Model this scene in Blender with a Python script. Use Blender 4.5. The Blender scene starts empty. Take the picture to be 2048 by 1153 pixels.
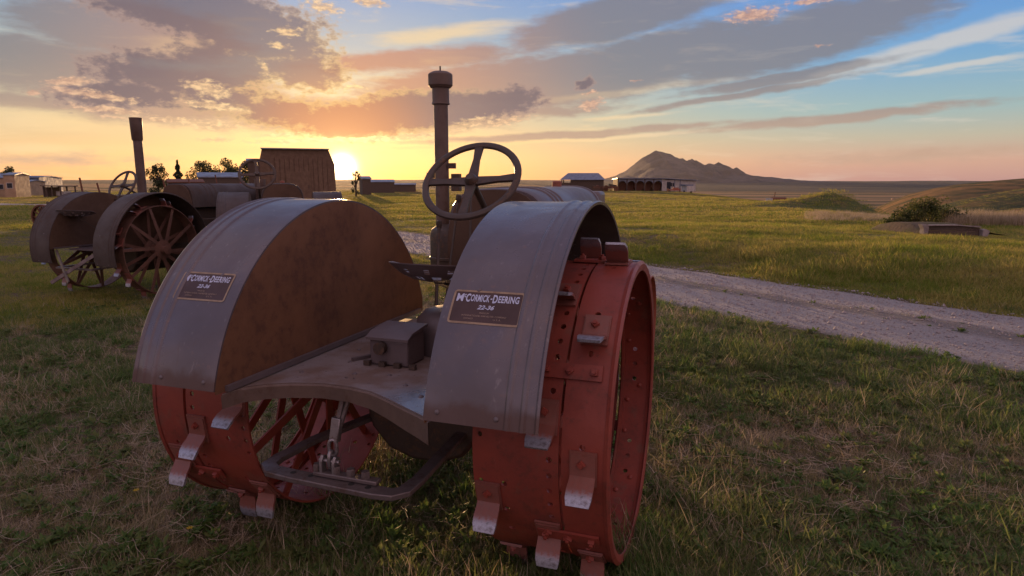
import bpy, math, random
import numpy as np
from mathutils import Vector, Matrix, noise as mnoise
random.seed(7); np.random.seed(7)
R = math.radians; PI = math.pi
scene = bpy.context.scene
COL = scene.collection

# ------------------------------------------------------------------ camera
FPX, CAMH, HORV = 1288.1, 1.671, 362.0
PITCH = math.atan((576.5-HORV)/FPX)
cam_d = bpy.data.cameras.new('camera'); cam = bpy.data.objects.new('camera', cam_d); COL.objects.link(cam)
cam.location = (0, 0, CAMH); cam.rotation_euler = (PI/2-PITCH, 0, 0)
cam_d.sensor_width = 36; cam_d.lens = 36*FPX/2048; cam_d.clip_end = 60000; cam_d.clip_start = 0.05
scene.camera = cam
_F = np.array([0, math.cos(PITCH), -math.sin(PITCH)]); _U = np.array([0, math.sin(PITCH), math.cos(PITCH)])
def ray(u, v):
    d = _F+np.array([1, 0, 0])*(u-1024)/FPX+_U*(576.5-v)/FPX
    return d/np.linalg.norm(d)
def azel(u, v):
    d = ray(u, v); return math.degrees(math.atan2(d[0], d[1])), math.degrees(math.asin(d[2]))
def at(u, Y):          # ground x of a pixel column at depth Y
    d = ray(u, 370); return d[0]/d[1]*Y

# ------------------------------------------------------------------ render settings
scene.render.engine = 'CYCLES'
scene.view_settings.view_transform = 'Standard'; scene.view_settings.look = 'None'
scene.view_settings.gamma = 1; scene.view_settings.exposure = 0.22; scene.view_settings.use_curve_mapping = False
cy = scene.cycles
cy.max_bounces = 5; cy.diffuse_bounces = 3; cy.glossy_bounces = 3; cy.transmission_bounces = 3; cy.volume_bounces = 0
cy.use_denoising = True; cy.caustics_reflective = False; cy.caustics_refractive = False
cy.sample_clamp_indirect = 4

# ------------------------------------------------------------------ node helper
class NT:
    def __init__(s, tree): s.t = tree; s.n = tree.nodes; s.l = tree.links
    def new(s, typ, **kw):
        n = s.n.new(typ)
        for k, v in kw.items(): setattr(n, k, v)
        return n
    def put(s, sock, v):
        if v is None: return
        if hasattr(v, 'is_output') or isinstance(v, bpy.types.NodeSocket): s.l.new(v, sock)
        else: sock.default_value = v
    def math(s, op, a, b=None, c=None, clamp=False):
        n = s.new('ShaderNodeMath', operation=op, use_clamp=clamp)
        for i, v in enumerate((a, b, c)): s.put(n.inputs[i], v)
        return n.outputs[0]
    def vmath(s, op, a, b=None, sc=None):
        n = s.new('ShaderNodeVectorMath', operation=op); s.put(n.inputs[0], a); s.put(n.inputs[1], b)
        if sc is not None: s.put(n.inputs['Scale'], sc)
        return n.outputs['Value'] if op in ('LENGTH', 'DOT_PRODUCT', 'DISTANCE') else n.outputs[0]
    def mapr(s, v, a, b, c=0.0, d=1.0, smooth=True):
        n = s.new('ShaderNodeMapRange'); n.interpolation_type = 'SMOOTHSTEP' if smooth else 'LINEAR'
        s.put(n.inputs[0], v); s.put(n.inputs[1], a); s.put(n.inputs[2], b); s.put(n.inputs[3], c); s.put(n.inputs[4], d)
        return n.outputs[0]
    def mix(s, f, a, b, mode='MIX', clampf=True):
        n = s.new('ShaderNodeMix', data_type='RGBA', blend_type=mode)
        n.clamp_factor = clampf
        def c4(x): return (*x, 1) if isinstance(x, tuple) and len(x) == 3 else x
        s.put(n.inputs[0], f); s.put(n.inputs[6], c4(a)); s.put(n.inputs[7], c4(b)); return n.outputs[2]
    def noise(s, vec, scale, detail=4, rough=.55, lac=2.0, dist=0, col=False):
        n = s.new('ShaderNodeTexNoise'); s.put(n.inputs['Vector'], vec)
        n.inputs['Scale'].default_value = scale; n.inputs['Detail'].default_value = detail
        n.inputs['Roughness'].default_value = rough; n.inputs['Lacunarity'].default_value = lac; n.inputs['Distortion'].default_value = dist
        return n.outputs['Color' if col else 'Fac']
    def ramp(s, f, stops, interp='LINEAR'):
        n = s.new('ShaderNodeValToRGB'); s.put(n.inputs[0], f); cr = n.color_ramp; cr.interpolation = interp
        while len(cr.elements) < len(stops): cr.elements.new(.5)
        for e, (p, c) in zip(cr.elements, stops): e.position = p; e.color = (*c, 1)
        return n.outputs[0]
    def mapping(s, vec, loc=(0, 0, 0), rot=(0, 0, 0), sc=(1, 1, 1), typ='POINT'):
        n = s.new('ShaderNodeMapping', vector_type=typ); s.put(n.inputs[0], vec)
        n.inputs['Location'].default_value = loc; n.inputs['Rotation'].default_value = rot; n.inputs['Scale'].default_value = sc
        return n.outputs[0]
def srgb(r, g, b):
    f = lambda c: (c/255)/12.92 if c/255 <= .04045 else ((c/255+.055)/1.055)**2.4
    return (f(r), f(g), f(b))

# ------------------------------------------------------------------ sky
SUN_AZ, SUN_EL = azel(685, 336)
SAZ, SEL = R(SUN_AZ), R(SUN_EL)
SUNV = (math.sin(SAZ)*math.cos(SEL), math.cos(SAZ)*math.cos(SEL), math.sin(SEL))
world = bpy.data.worlds.new('World'); scene.world = world; world.use_nodes = True
w = NT(world.node_tree); w.n.clear()
geo = w.new('ShaderNodeTexCoord').outputs['Generated']
sep = w.new('ShaderNodeSeparateXYZ'); w.l.new(geo, sep.inputs[0])
dx, dy, dz = sep.outputs
az = w.math('DEGREES', w.math('ARCTAN2', dx, dy)); el = w.math('DEGREES', w.math('ARCSINE', dz))
cosS = w.vmath('DOT_PRODUCT', geo, SUNV); ang = w.math('DEGREES', w.math('ARCCOSINE', w.math('MINIMUM', cosS, .9999999)))
ele = w.math('MAXIMUM', el, 0.0)
eln = w.math('DIVIDE', ele, 60.0, clamp=True)
near = w.ramp(eln, [(0, srgb(202, 146, 104)), (.03, srgb(202, 164, 120)), (.08, srgb(178, 164, 136)), (.13, srgb(160, 164, 150)), (.19, srgb(122, 150, 172)), (.27, srgb(94, 134, 188)), (.6, srgb(96, 126, 180)), (1, srgb(128, 124, 158))])
far = w.ramp(eln, [(0, srgb(168, 128, 128)), (.025, srgb(182, 142, 130)), (.055, srgb(164, 160, 146)), (.09, srgb(132, 162, 168)), (.15, srgb(98, 148, 188)), (.24, srgb(74, 128, 196)), (.6, srgb(104, 126, 172)), (1, srgb(128, 124, 158))])
back = w.ramp(eln, [(0, srgb(120, 112, 140)), (.08, srgb(190, 140, 150)), (.2, srgb(176, 152, 172)), (.5, srgb(146, 136, 164)), (1, srgb(128, 124, 158))])
base = w.mix(w.mapr(az, -9, 31), near, far)
base = w.mix(w.mapr(ang, 70, 130), base, back)
nish = w.new('ShaderNodeTexSky'); nish.sky_type = 'NISHITA'; nish.sun_disc = False
nish.sun_elevation = R(2.7); nish.sun_rotation = SAZ; nish.altitude = 900; nish.dust_density = 1.5
base = w.mix(1.0, base, w.vmath('SCALE', nish.outputs[0], sc=0.022), 'ADD')
# glow round the low sun
gl = w.math('MULTIPLY', w.math('EXPONENT', w.math('MULTIPLY', w.math('POWER', w.math('DIVIDE', ang, 5.0), 1.0), -1.0)), .34)
glow = w.mix(1.0, (1.0, .50, .16), (1, 1, 1), 'MULTIPLY')
base = w.mix(1.0, base, w.vmath('SCALE', glow, sc=gl), 'ADD')
# cloud coordinates in degrees of azimuth and elevation, warped
cmb = w.new('ShaderNodeCombineXYZ'); w.l.new(az, cmb.inputs[0]); w.l.new(el, cmb.inputs[1]); P = cmb.outputs[0]
def warp(P, scale, amp, det, sx=1.0):
    nz = w.noise(w.mapping(P, sc=(sx, 1, 1)), scale, det, .6, col=True)
    v = w.vmath('SUBTRACT', nz, (.5, .5, .5)); v = w.vmath('MULTIPLY', v, amp)
    return w.vmath('ADD', P, v)
def blob(P, u, v, ru, rv, rot, wt):
    a, e = azel(u, v)
    c = 22.5*(1+(abs(a)/57.3)**2)
    m = w.mapping(P, (a, e, 0), (0, 0, R(rot)), (ru/c, rv/22.5, 1), 'TEXTURE')
    d = w.vmath('LENGTH', m)
    return w.math('MULTIPLY_ADD', d, -wt, 1.25*wt)
def field(P, L):
    acc = None
    for b in L:
        f = blob(P, *b)
        acc = f if acc is None else w.math('MAXIMUM', acc, f)
    return acc
# soft grey sheets
Ps = warp(warp(P, .10, (3.6, 1.0, 0), 4), .5, (1.3, .35, 0), 4, .5)
sheets = field(Ps, [(1260, 135, 300, 52, 12, 1), (1600, 78, 300, 46, 12, 1), (1020, 165, 300, 44, 6, .9), (1000, 225, 240, 14, 2, .6), (1250, 30, 240, 42, 12, .9),
                    (90, 130, 190, 46, 2, .9), (260, 60, 220, 46, -4, 1), (60, 205, 140, 16, 0, .6), (760, 230, 320, 36, 2, .9), (300, 185, 280, 48, 0, .9), (1560, 158, 210, 10, 7, .9),
                    (1150, 268, 340, 8, 3, .7), (1660, 236, 300, 10, 4, .7), (1480, 190, 260, 7, 8, .6), (1800, 312, 300, 14, 2, .35), (850, 120, 220, 22, 5, .7), (100, 320, 220, 14, 2, .3)])
fine = w.noise(w.mapping(P, sc=(.35, 1.2, 1), rot=(0, 0, R(-7))), 1.1, 5, .6)
shm = w.mapr(w.math('ADD', sheets, w.math('MULTIPLY', w.math('SUBTRACT', fine, .5), .8)), .0, .50)
shm = w.math('MULTIPLY', shm, .84)
sheetc = w.mix(w.mapr(ang, 4, 26), srgb(206, 142, 108), srgb(120, 118, 124))
sheetc = w.mix(w.mapr(el, 2.0, 9.0), srgb(180, 150, 130), sheetc)
col = w.mix(shm, base, sheetc)
# pale wisps
wisp = w.noise(w.mapping(P, sc=(.16, 1.0, 1), rot=(0, 0, R(-8))), .8, 6, .62, dist=.4)
wm = w.math('MULTIPLY', w.mapr(wisp, .52, .74), .42)
wispc = w.mix(w.mapr(ang, 8, 45), srgb(250, 210, 140), srgb(212, 200, 184))
wispm = field(Ps, [(1880, 88, 330, 17, 12, 1), (1930, 132, 160, 7, 5, .8), (1230, 186, 260, 9, 5, .7), (1260, 232, 120, 6, 2, .7), (330, 95, 90, 20, 8, .8), (900, 68, 200, 22, 8, .7), (100, 240, 240, 24, 0, .6), (1100, 282, 420, 5, 3, .8), (60, 300, 320, 14, 4, .6), (430, 300, 240, 14, 0, .6)])
wm = w.math('MAXIMUM', wm, w.math('MULTIPLY', w.mapr(w.math('ADD', wispm, w.math('MULTIPLY', w.math('SUBTRACT', wisp, .5), 1.3)), 0.1, .8), .6))
wm = w.math('MULTIPLY', wm, w.math('SUBTRACT', 1.0, w.math('MULTIPLY', shm, .75)))
col = w.mix(wm, col, wispc)
# heavier cumulus with lit rims
Pc = warp(warp(P, .22, (3.2, 1.4, 0), 3), 1.3, (1.0, .55, 0), 6, .8)
darks = [(400, 20, 250, 46, -6, 1.1), (500, 70, 170, 40, -10, 1.1), (350, 150, 170, 40, 0, .9), (250, 195, 150, 26, 4, .8), (440, 130, 110, 44, 0, 1), (450, 195, 110, 30, 0, .7),
         (860, 222, 200, 36, 4, 1.1), (700, 240, 140, 36, 0, 1), (1000, 205, 90, 28, 8, 1.0), (600, 140, 110, 40, -4, .75), (560, 225, 90, 30, 0, .8), (1163, 168, 26, 13, 20, .8)]
dk = field(Pc, darks)
cn = w.noise(w.mapping(P, sc=(.7, 1.2, 1)), 1.6, 7, .62)
dkv = w.math('ADD', dk, w.math('MULTIPLY', w.math('SUBTRACT', cn, .5), 1.35))
dm = w.mapr(dkv, .06, .42)
core = w.mapr(dkv, .14, .62)
darkc = w.mix(w.mapr(ang, 2.5, 11), srgb(214, 140, 92), srgb(134, 114, 112))
darkc = w.mix(w.mapr(ang, 9, 17), darkc, srgb(106, 95, 104))
rimc = w.mix(w.mapr(ang, 4, 17), srgb(250, 205, 125), srgb(166, 140, 130))
rimlow = w.mix(w.mapr(ang, 16, 42), rimc, srgb(150, 134, 138))
cc = w.mix(core, rimlow, darkc)
col = w.mix(w.math('MULTIPLY', dm, .84), col, cc)
# small sunlit puffs
lights = [(1505, 30, 62, 15, 3, 1), (1620, 2, 60, 7, 3, .9), (1182, 210, 30, 13, 14, 1), (1180, 186, 20, 5, 10, .8), (1010, 243, 70, 11, 8, .8), (740, 6, 42, 8, -8, 1), (645, 14, 46, 14, -10, .9), (575, 64, 36, 10, 0, .8), (560, 92, 34, 7, -10, .8), (530, 136, 8, 16, 0, .8),
          (140, 163, 56, 8, 5, 1), (65, 184, 16, 6, 0, 1), (190, 190, 110, 9, -6, .9), (415, 178, 52, 16, -14, 1), (430, 212, 70, 9, -6, .9), (220, 221, 90, 7, -3, 1), (330, 240, 150, 6, 0, .8), (420, 252, 80, 10, -4, .8), (430, 280, 60, 6, 0, .7), (560, 270, 70, 6, 3, .8),
          (690, 280, 210, 6, 2, 1.2), (700, 176, 50, 6, -4, .8), (850, 270, 110, 5, 4, .9), (950, 244, 50, 12, 10, .7), (1270, 160, 12, 4, 0, .7), (1640, 93, 22, 3, 4, .7)]
Pl = warp(warp(P, .8, (1.0, .5, 0), 4), 3.2, (.5, .3, 0), 4)
lt = field(Pl, lights)
ln = w.noise(w.mapping(P, sc=(.7, 1.5, 1)), 2.2, 6, .6)
lm = w.mapr(w.math('ADD', lt, w.math('MULTIPLY', w.math('SUBTRACT', ln, .5), 2.0)), .20, .90)
lightc = w.mix(w.mapr(ang, 4, 26), (1.0, .70, .34), srgb(214, 172, 146))
lightc = w.mix(w.mapr(ang, 2, 8), (1.5, 1.1, .45), lightc)
lightc = w.mix(w.mapr(ln, .40, .66), w.mix(1.0, lightc, (.66, .62, .70), 'MULTIPLY'), lightc)
col = w.mix(w.math('MULTIPLY', lm, .88), col, lightc)
# cloud deck overhead, out of the frame
den = w.math('ADD', w.math('MAXIMUM', dz, 0.0), .12)
pl = w.new('ShaderNodeCombineXYZ'); w.l.new(w.math('DIVIDE', dx, den), pl.inputs[0]); w.l.new(w.math('DIVIDE', dy, den), pl.inputs[1])
ov = w.mapr(w.noise(pl.outputs[0], .9, 5, .58), .40, .66)
ovm = w.math('MULTIPLY', ov, w.math('MAXIMUM', w.mapr(el, 17, 26), w.math('MULTIPLY', w.mapr(w.math('ABSOLUTE', az), 44, 60), w.mapr(el, 2, 8))))
overc = w.mix(w.mapr(ang, 30, 120), srgb(150, 142, 148), srgb(236, 190, 180))
col = w.mix(w.math('MULTIPLY', ovm, .85), col, overc)
# the sun itself and its aureole
core_ = w.math('EXPONENT', w.math('MULTIPLY', w.math('POWER', w.math('DIVIDE', ang, .80), 2.0), -1.0))
aur = w.math('EXPONENT', w.math('DIVIDE', ang, -1.7))
sunadd = w.mix(1.0, w.vmath('SCALE', (1.0, .60, .22), sc=w.math('MULTIPLY', aur, .95)), w.vmath('SCALE', (1, .9, .6), sc=w.math('MULTIPLY', core_, 7.0)), 'ADD')
col = w.mix(1.0, col, sunadd, 'ADD', )
# below the horizon
col = w.mix(w.mapr(el, -1.5, -.2), srgb(70, 62, 52), col)
bg = w.new('ShaderNodeBackground'); w.l.new(col, bg.inputs[0]); bg.inputs[1].default_value = 1.0
wo = w.new('ShaderNodeOutputWorld'); w.l.new(bg.outputs[0], wo.inputs[0])
world.cycles.sampling_method = 'MANUAL'; world.cycles.sample_map_resolution = 1024

sun_d = bpy.data.lights.new('sun', 'SUN'); sun = bpy.data.objects.new('sun', sun_d); COL.objects.link(sun)
sun_d.energy = 5.0; sun_d.angle = R(.6); sun_d.color = (1.0, .58, .26)
LE = R(2.7); SUNL = (math.sin(SAZ)*math.cos(LE), math.cos(SAZ)*math.cos(LE), math.sin(LE))
sun.rotation_euler = Vector(SUNL).to_track_quat('Z', 'Y').to_euler(); sun.location = (-20, 60, 30)

# ------------------------------------------------------------------ materials
def mat(name):
    m = bpy.data.materials.new(name); m.use_nodes = True; t = NT(m.node_tree)
    b = t.n['Principled BSDF']; return m, t, b
def paint(name, c, rough=.5, metal=0.0, wear=None, wamt=.3, scale=6.0, bump=.15, dirt=None, spec=.5, c2=None):
    m, t, b = mat(name)
    co = t.new('ShaderNodeTexCoord').outputs['Object']
    n1 = t.noise(co, scale, 6, .65); n2 = t.noise(co, scale*7, 4, .7)
    c = tuple(c); c2 = c2 or tuple(x*.72 for x in c)
    colr = t.mix(t.mapr(n1, .3, .7), c, c2)
    if wear is not None:
        k = t.mapr(t.math('ADD', t.math('MULTIPLY', n2, .55), t.math('MULTIPLY', n1, .45)), .56-wamt*.12, .64)
        colr = t.mix(t.math('MULTIPLY', k, min(1, wamt*2)), colr, tuple(wear))
    t.put(b.inputs['Base Color'], colr)
    t.put(b.inputs['Roughness'], t.mapr(n1, .2, .8, max(.05, rough-.12), min(1, rough+.16)))
    b.inputs['Metallic'].default_value = metal; b.inputs['Specular IOR Level'].default_value = spec
    bp = t.new('ShaderNodeBump'); bp.inputs['Strength'].default_value = bump; bp.inputs['Distance'].default_value = .01
    t.put(bp.inputs['Height'], t.math('ADD', n1, t.math('MULTIPLY', n2, .3))); t.l.new(bp.outputs[0], b.inputs['Normal'])
    return m
M = {}
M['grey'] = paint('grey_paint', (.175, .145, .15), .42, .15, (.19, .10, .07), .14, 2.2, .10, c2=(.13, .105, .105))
M['stack'] = paint('brown_stack_paint', (.17, .115, .09), .6, .1, (.11, .06, .04), .4, 5, .2)  # dark brown with darker random mottling
M['greyin'] = paint('flare_tinted_panel_paint', (.215, .098, .045), .65, 0, (.115, .05, .026), .5, 3.0, .12)  # orange veil of the sun's flare put into the grey panel's colour
M['red'] = paint('red_wheel_paint', (.31, .062, .040), .50, 0, (.16, .045, .03), .4, 5.0, .25, c2=(.225, .047, .032))
m = M['red']; t = NT(m.node_tree); b = t.n['Principled BSDF']; co = t.new('ShaderNodeTexCoord').outputs['Object']; src = b.inputs['Base Color'].links[0].from_socket
mud = t.mapr(t.noise(t.mapping(co, sc=(1, 1, .6)), 7, 7, .72), .54, .66); scr = t.mapr(t.noise(t.mapping(co, sc=(14, 2, 2)), 9, 5, .7), .66, .74)
t.put(b.inputs['Base Color'], t.mix(t.math('MULTIPLY', scr, .5), t.mix(t.math('MULTIPLY', mud, .42), src, (.17, .095, .065)), (.42, .24, .19)))
M['redold'] = paint('faded_red_paint', (.40, .13, .08), .6, 0, (.18, .07, .04), .5, 7.0, .25)
M['steel'] = paint('worn_steel', (.36, .33, .34), .38, .75, (.17, .12, .10), .5, 9.0, .25)
M['dark'] = paint('dark_grease_metal', (.10, .075, .06), .5, .3, (.16, .09, .05), .4, 6.0, .25)
M['darkbar'] = paint('drawbar_iron', (.21, .17, .165), .45, .5, (.13, .08, .06), .5, 9.0, .3)
M['black'] = paint('black_rubber', (.03, .027, .025), .7, 0, None, 0, 8, .2)
M['wood'] = paint('weathered_wood', (.12, .085, .065), .85, 0, (.2, .15, .11), .4, 4.0, .3)
M['oldgrey'] = paint('dark_grey_tractor_paint', (.095, .072, .062), .65, .1, (.08, .045, .03), .4, 3, .2)  # darker than the near tractor's grey
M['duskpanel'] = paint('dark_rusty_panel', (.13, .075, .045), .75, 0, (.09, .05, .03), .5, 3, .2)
M['barnwood'] = paint('haze_glow_tinted_planks', (.21, .13, .085), .9, 0, (.17, .10, .07), .4, 3.0, .3)  # paler than the plain wood: haze glow by the sun put into the colour
M['wheelold'] = paint('brown_wheel_paint', (.20, .10, .07), .7, 0, (.12, .07, .05), .5, 7.0, .25)  # browner and duller than the near wheels' red
M['white'] = paint('white_siding', (.62, .58, .53), .7, 0, (.45, .38, .30), .3, 2.0, .1)
M['tin'] = paint('tin_roof', (.26, .28, .34), .45, .4, (.20, .14, .11), .3, 1.5, .1)
M['blue'] = paint('blue_grey_siding', (.13, .17, .28), .7, 0, None, 0, 1.5, .1)
M['tan'] = paint('tan_siding', (.52, .36, .22), .75, 0, None, 0, 1.5, .1)
M['glass'] = paint('dark_window_glass', (.03, .035, .045), .08, 0, None, 0, 1, 0)
M['yellow'] = paint('yellow_machine_paint', (.55, .36, .05), .5, 0, (.25, .13, .05), .4, 5, .2)
M['green'] = paint('green_machine_paint', (.06, .14, .04), .5, 0, (.12, .08, .05), .4, 5, .2)
M['rust'] = paint('rusted_iron', (.22, .09, .05), .8, .2, (.11, .05, .035), .6, 6, .4)
M['concrete'] = paint('old_concrete', (.36, .31, .29), .9, 0, (.22, .17, .15), .5, 6, .5)
M['decal'] = paint('decal_background', (.085, .045, .04), .4, 0, None, 0, 10, .02)
M['decalrim'] = paint('decal_gold_border', (.42, .30, .19), .45, .2, (.25, .15, .1), .3, 30, .03)
M['letter'] = paint('decal_blue_white_lettering', (.62, .66, .80), .45, 0, None, 0, 20, .02, c2=(.52, .58, .78))
M['letter2'] = paint('decal_small_gold_lettering', (.46, .34, .25), .5, 0, None, 0, 20, .02)
# lug: painted base, bare worn tip (object z is the radial direction)
m, t, b = mat('lug_iron'); co = t.new('ShaderNodeTexCoord').outputs['Object']; s_ = t.new('ShaderNodeSeparateXYZ'); t.l.new(co, s_.inputs[0])
nn = t.noise(co, 60, 5, .7); k = t.mapr(t.math('ADD', s_.outputs[2], t.math('MULTIPLY', t.math('SUBTRACT', nn, .5), .05)), .055, .082)
colr = t.mix(k, t.mix(nn, (.30, .085, .06), (.20, .10, .08)), t.mix(t.mapr(nn, .4, .7), (.46, .48, .56), (.20, .18, .19)))
t.put(b.inputs['Base Color'], colr); t.put(b.inputs['Metallic'], t.math('MULTIPLY', k, .6)); b.inputs['Roughness'].default_value = .42
bp = t.new('ShaderNodeBump'); bp.inputs['Strength'].default_value = .4; bp.inputs['Distance'].default_value = .004; t.put(bp.inputs['Height'], nn); t.l.new(bp.outputs[0], b.inputs['Normal'])
M['lug'] = m
# fender grey with a muddy lower edge that has its own shape
m, t, b = mat('fender_grey_paint'); co = t.new('ShaderNodeTexCoord').outputs['Object']; s_ = t.new('ShaderNodeSeparateXYZ'); t.l.new(co, s_.inputs[0])
n1 = t.noise(co, 2.4, 6, .6); n2 = t.noise(co, 24, 5, .7); n3 = t.noise(t.mapping(co, sc=(1, 1, .25)), 40, 3, .6)
edge = t.mapr(t.math('ADD', s_.outputs[2], t.math('MULTIPLY', t.math('SUBTRACT', t.noise(co, 9, 4, .6), .5), .10)), .915, .955, 1, 0)
colr = t.mix(t.mapr(n1, .3, .7), (.16, .138, .150), (.115, .098, .108))
colr = t.mix(t.math('MULTIPLY', t.mapr(n2, .58, .72), .45), colr, (.24, .15, .12))
colr = t.mix(t.math('MULTIPLY', t.mapr(n3, .62, .75), .25), colr, (.42, .38, .38))
n4 = t.noise(t.mapping(co, sc=(1.0, .35, .12)), 22, 5, .7)
colr = t.mix(t.math('MULTIPLY', t.mapr(n4, .60, .74), .5), colr, (.13, .075, .05))
colr = t.mix(t.math('MULTIPLY', t.mapr(t.noise(co, 11, 7, .75), .66, .72), .7), colr, (.16, .07, .04))
colr = t.mix(t.math('MULTIPLY', edge, .8), colr, (.115, .065, .05))
t.put(b.inputs['Base Color'], colr); t.put(b.inputs['Roughness'], t.math('ADD', t.mapr(n1, .3, .7, .22, .42), t.math('MULTIPLY', edge, .3)))
b.inputs['Metallic'].default_value = .2
bp = t.new('ShaderNodeBump'); bp.inputs['Strength'].default_value = .38; bp.inputs['Distance'].default_value = .02
t.put(bp.inputs['Height'], t.math('ADD', t.math('MULTIPLY', t.noise(co, 3.2, 2, .5, dist=.6), 2.2), t.math('MULTIPLY', n2, .07))); t.l.new(bp.outputs[0], b.inputs['Normal'])
b.inputs['Coat Weight'].default_value = .25; b.inputs['Coat Roughness'].default_value = .25
M['fender'] = m

# ------------------------------------------------------------------ mesh builder
class MB:
    def __init__(s): s.v = []; s.f = []; s.mi = []
    def add(s, vs, fs, mi=0):
        o = len(s.v); s.v += [tuple(map(float, p)) for p in vs]; s.f += [tuple(i+o for i in f) for f in fs]; s.mi += [mi]*len(fs); return s
    def box(s, c, d, rz=0, rx=0, ry=0, mi=0, taper=1.0):
        M_ = Matrix.Translation(c) @ Matrix.Rotation(rz, 4, 'Z') @ Matrix.Rotation(ry, 4, 'Y') @ Matrix.Rotation(rx, 4, 'X')
        vs = []
        for z in (-.5, .5):
            k = taper if z > 0 else 1
            for x, y in ((-.5, -.5), (.5, -.5), (.5, .5), (-.5, .5)): vs.append(M_ @ Vector((x*d[0]*k, y*d[1]*k, z*d[2])))
        return s.add(vs, [(3, 2, 1, 0), (4, 5, 6, 7), (0, 1, 5, 4), (1, 2, 6, 5), (2, 3, 7, 6), (3, 0, 4, 7)], mi)
    def tube(s, pts, r, n=10, cap=True, mi=0):
        pts = [Vector(p) for p in pts]; rs = r if isinstance(r, (list, tuple)) else [r]*len(pts)
        vs = []; prev = None
        for i, p in enumerate(pts):
            d = (pts[min(i+1, len(pts)-1)]-pts[max(i-1, 0)]).normalized()
            a = (prev-d*prev.dot(d)) if prev is not None else (d.cross(Vector((0, 0, 1))) if abs(d.z) < .9 else d.cross(Vector((1, 0, 0))))
            if a.length < 1e-6: a = d.orthogonal()
            a.normalize(); prev = a; bb = d.cross(a)
            for k in range(n): vs.append(p+(a*math.cos(2*PI*k/n)+bb*math.sin(2*PI*k/n))*rs[i])
        fs = [(i*n+k, i*n+(k+1) % n, (i+1)*n+(k+1) % n, (i+1)*n+k) for i in range(len(pts)-1) for k in range(n)]
        if cap: fs += [tuple(range(n))[::-1], tuple((len(pts)-1)*n+k for k in range(n))]
        return s.add(vs, fs, mi)
    def lathe(s, prof, n=24, axis='Z', c=(0, 0, 0), mi=0, a0=0, a1=2*PI):   # prof: (r, h)
        full = abs(a1-a0-2*PI) < 1e-6; m_ = n if full else n+1; vs = []
        for r, h in prof:
            for k in range(m_):
                a = a0+(a1-a0)*k/n; x, y = r*math.cos(a), r*math.sin(a)
                p = {'Z': (x, y, h), 'X': (h, x, y), 'Y': (y, h, x)}[axis]
                vs.append((p[0]+c[0], p[1]+c[1], p[2]+c[2]))
        fs = []
        for i in range(len(prof)-1):
            for k in range(n):
                k2 = (k+1) % m_; fs.append((i*m_+k, i*m_+k2, (i+1)*m_+k2, (i+1)*m_+k))
        return s.add(vs, fs, mi)
    def prism(s, poly, z0, z1, axis='Z', mi=0):
        n = len(poly); vs = []
        for h in (z0, z1):
            for a, b_ in poly: vs.append({'Z': (a, b_, h), 'X': (h, a, b_), 'Y': (a, h, b_)}[axis])
        fs = [tuple(range(n))[::-1], tuple(range(n, 2*n))]+[(k, (k+1) % n, n+(k+1) % n, n+k) for k in range(n)]
        return s.add(vs, fs, mi)
    def strip(s, pts, wid, th, up=(0, 0, 1), mi=0):        # flat bar along a polyline
        pts = [Vector(p) for p in pts]; vs = []
        for i, p in enumerate(pts):
            d = (pts[min(i+1, len(pts)-1)]-pts[max(i-1, 0)]).normalized(); u = Vector(up); u = (u-d*u.dot(d)).normalized(); q = d.cross(u)
            ww = wid[i] if isinstance(wid, (list, tuple)) else wid
            for a, b_ in ((-1, -1), (1, -1), (1, 1), (-1, 1)): vs.append(p+q*(a*ww/2)+u*(b_*th/2))
        fs = [(i*4+k, i*4+(k+1) % 4, (i+1)*4+(k+1) % 4, (i+1)*4+k) for i in range(len(pts)-1) for k in range(4)]
        fs += [(3, 2, 1, 0), tuple((len(pts)-1)*4+k for k in range(4))]
        return s.add(vs, fs, mi)
    def mesh(s, name, mats, smooth=35):
        me = bpy.data.meshes.new(name); me.from_pydata(s.v, [], s.f)
        for m_ in (mats if isinstance(mats, (list, tuple)) else [mats]): me.materials.append(m_)
        if any(s.mi): me.polygons.foreach_set('material_index', s.mi)
        me.update()
        import bmesh
        b_ = bmesh.new(); b_.from_mesh(me); bmesh.ops.recalc_face_normals(b_, faces=b_.faces); b_.to_mesh(me); b_.free()
        if smooth: me.shade_smooth(); me.set_sharp_from_angle(angle=R(smooth))
        return me
    def build(s, name, mats, parent=None, loc=None, rot=None, smooth=35, bevel=0):
        return link(name, s.mesh(name, mats, smooth), parent, loc, rot, bevel)
def link(name, me, parent=None, loc=None, rot=None, bevel=0):
    o = bpy.data.objects.new(name, me); COL.objects.link(o)
    if parent is not None: o.parent = parent
    if loc is not None: o.location = loc
    if rot is not None: o.rotation_euler = rot
    if bevel:
        b_ = o.modifiers.new('bevel', 'BEVEL'); b_.width = bevel; b_.segments = 2; b_.limit_method = 'ANGLE'; b_.angle_limit = R(40)
    return o
def tag(o, label=None, cat=None, group=None, kind=None):
    for k, v in (('label', label), ('category', cat), ('group', group), ('kind', kind)):
        if v: o[k] = v
    return o
def empty(name, loc, rz=0, **kw):
    o = bpy.data.objects.new(name, None); COL.objects.link(o); o.location = loc; o.rotation_euler = (0, 0, rz); o.empty_display_size = .2
    return tag(o, **kw)

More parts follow.
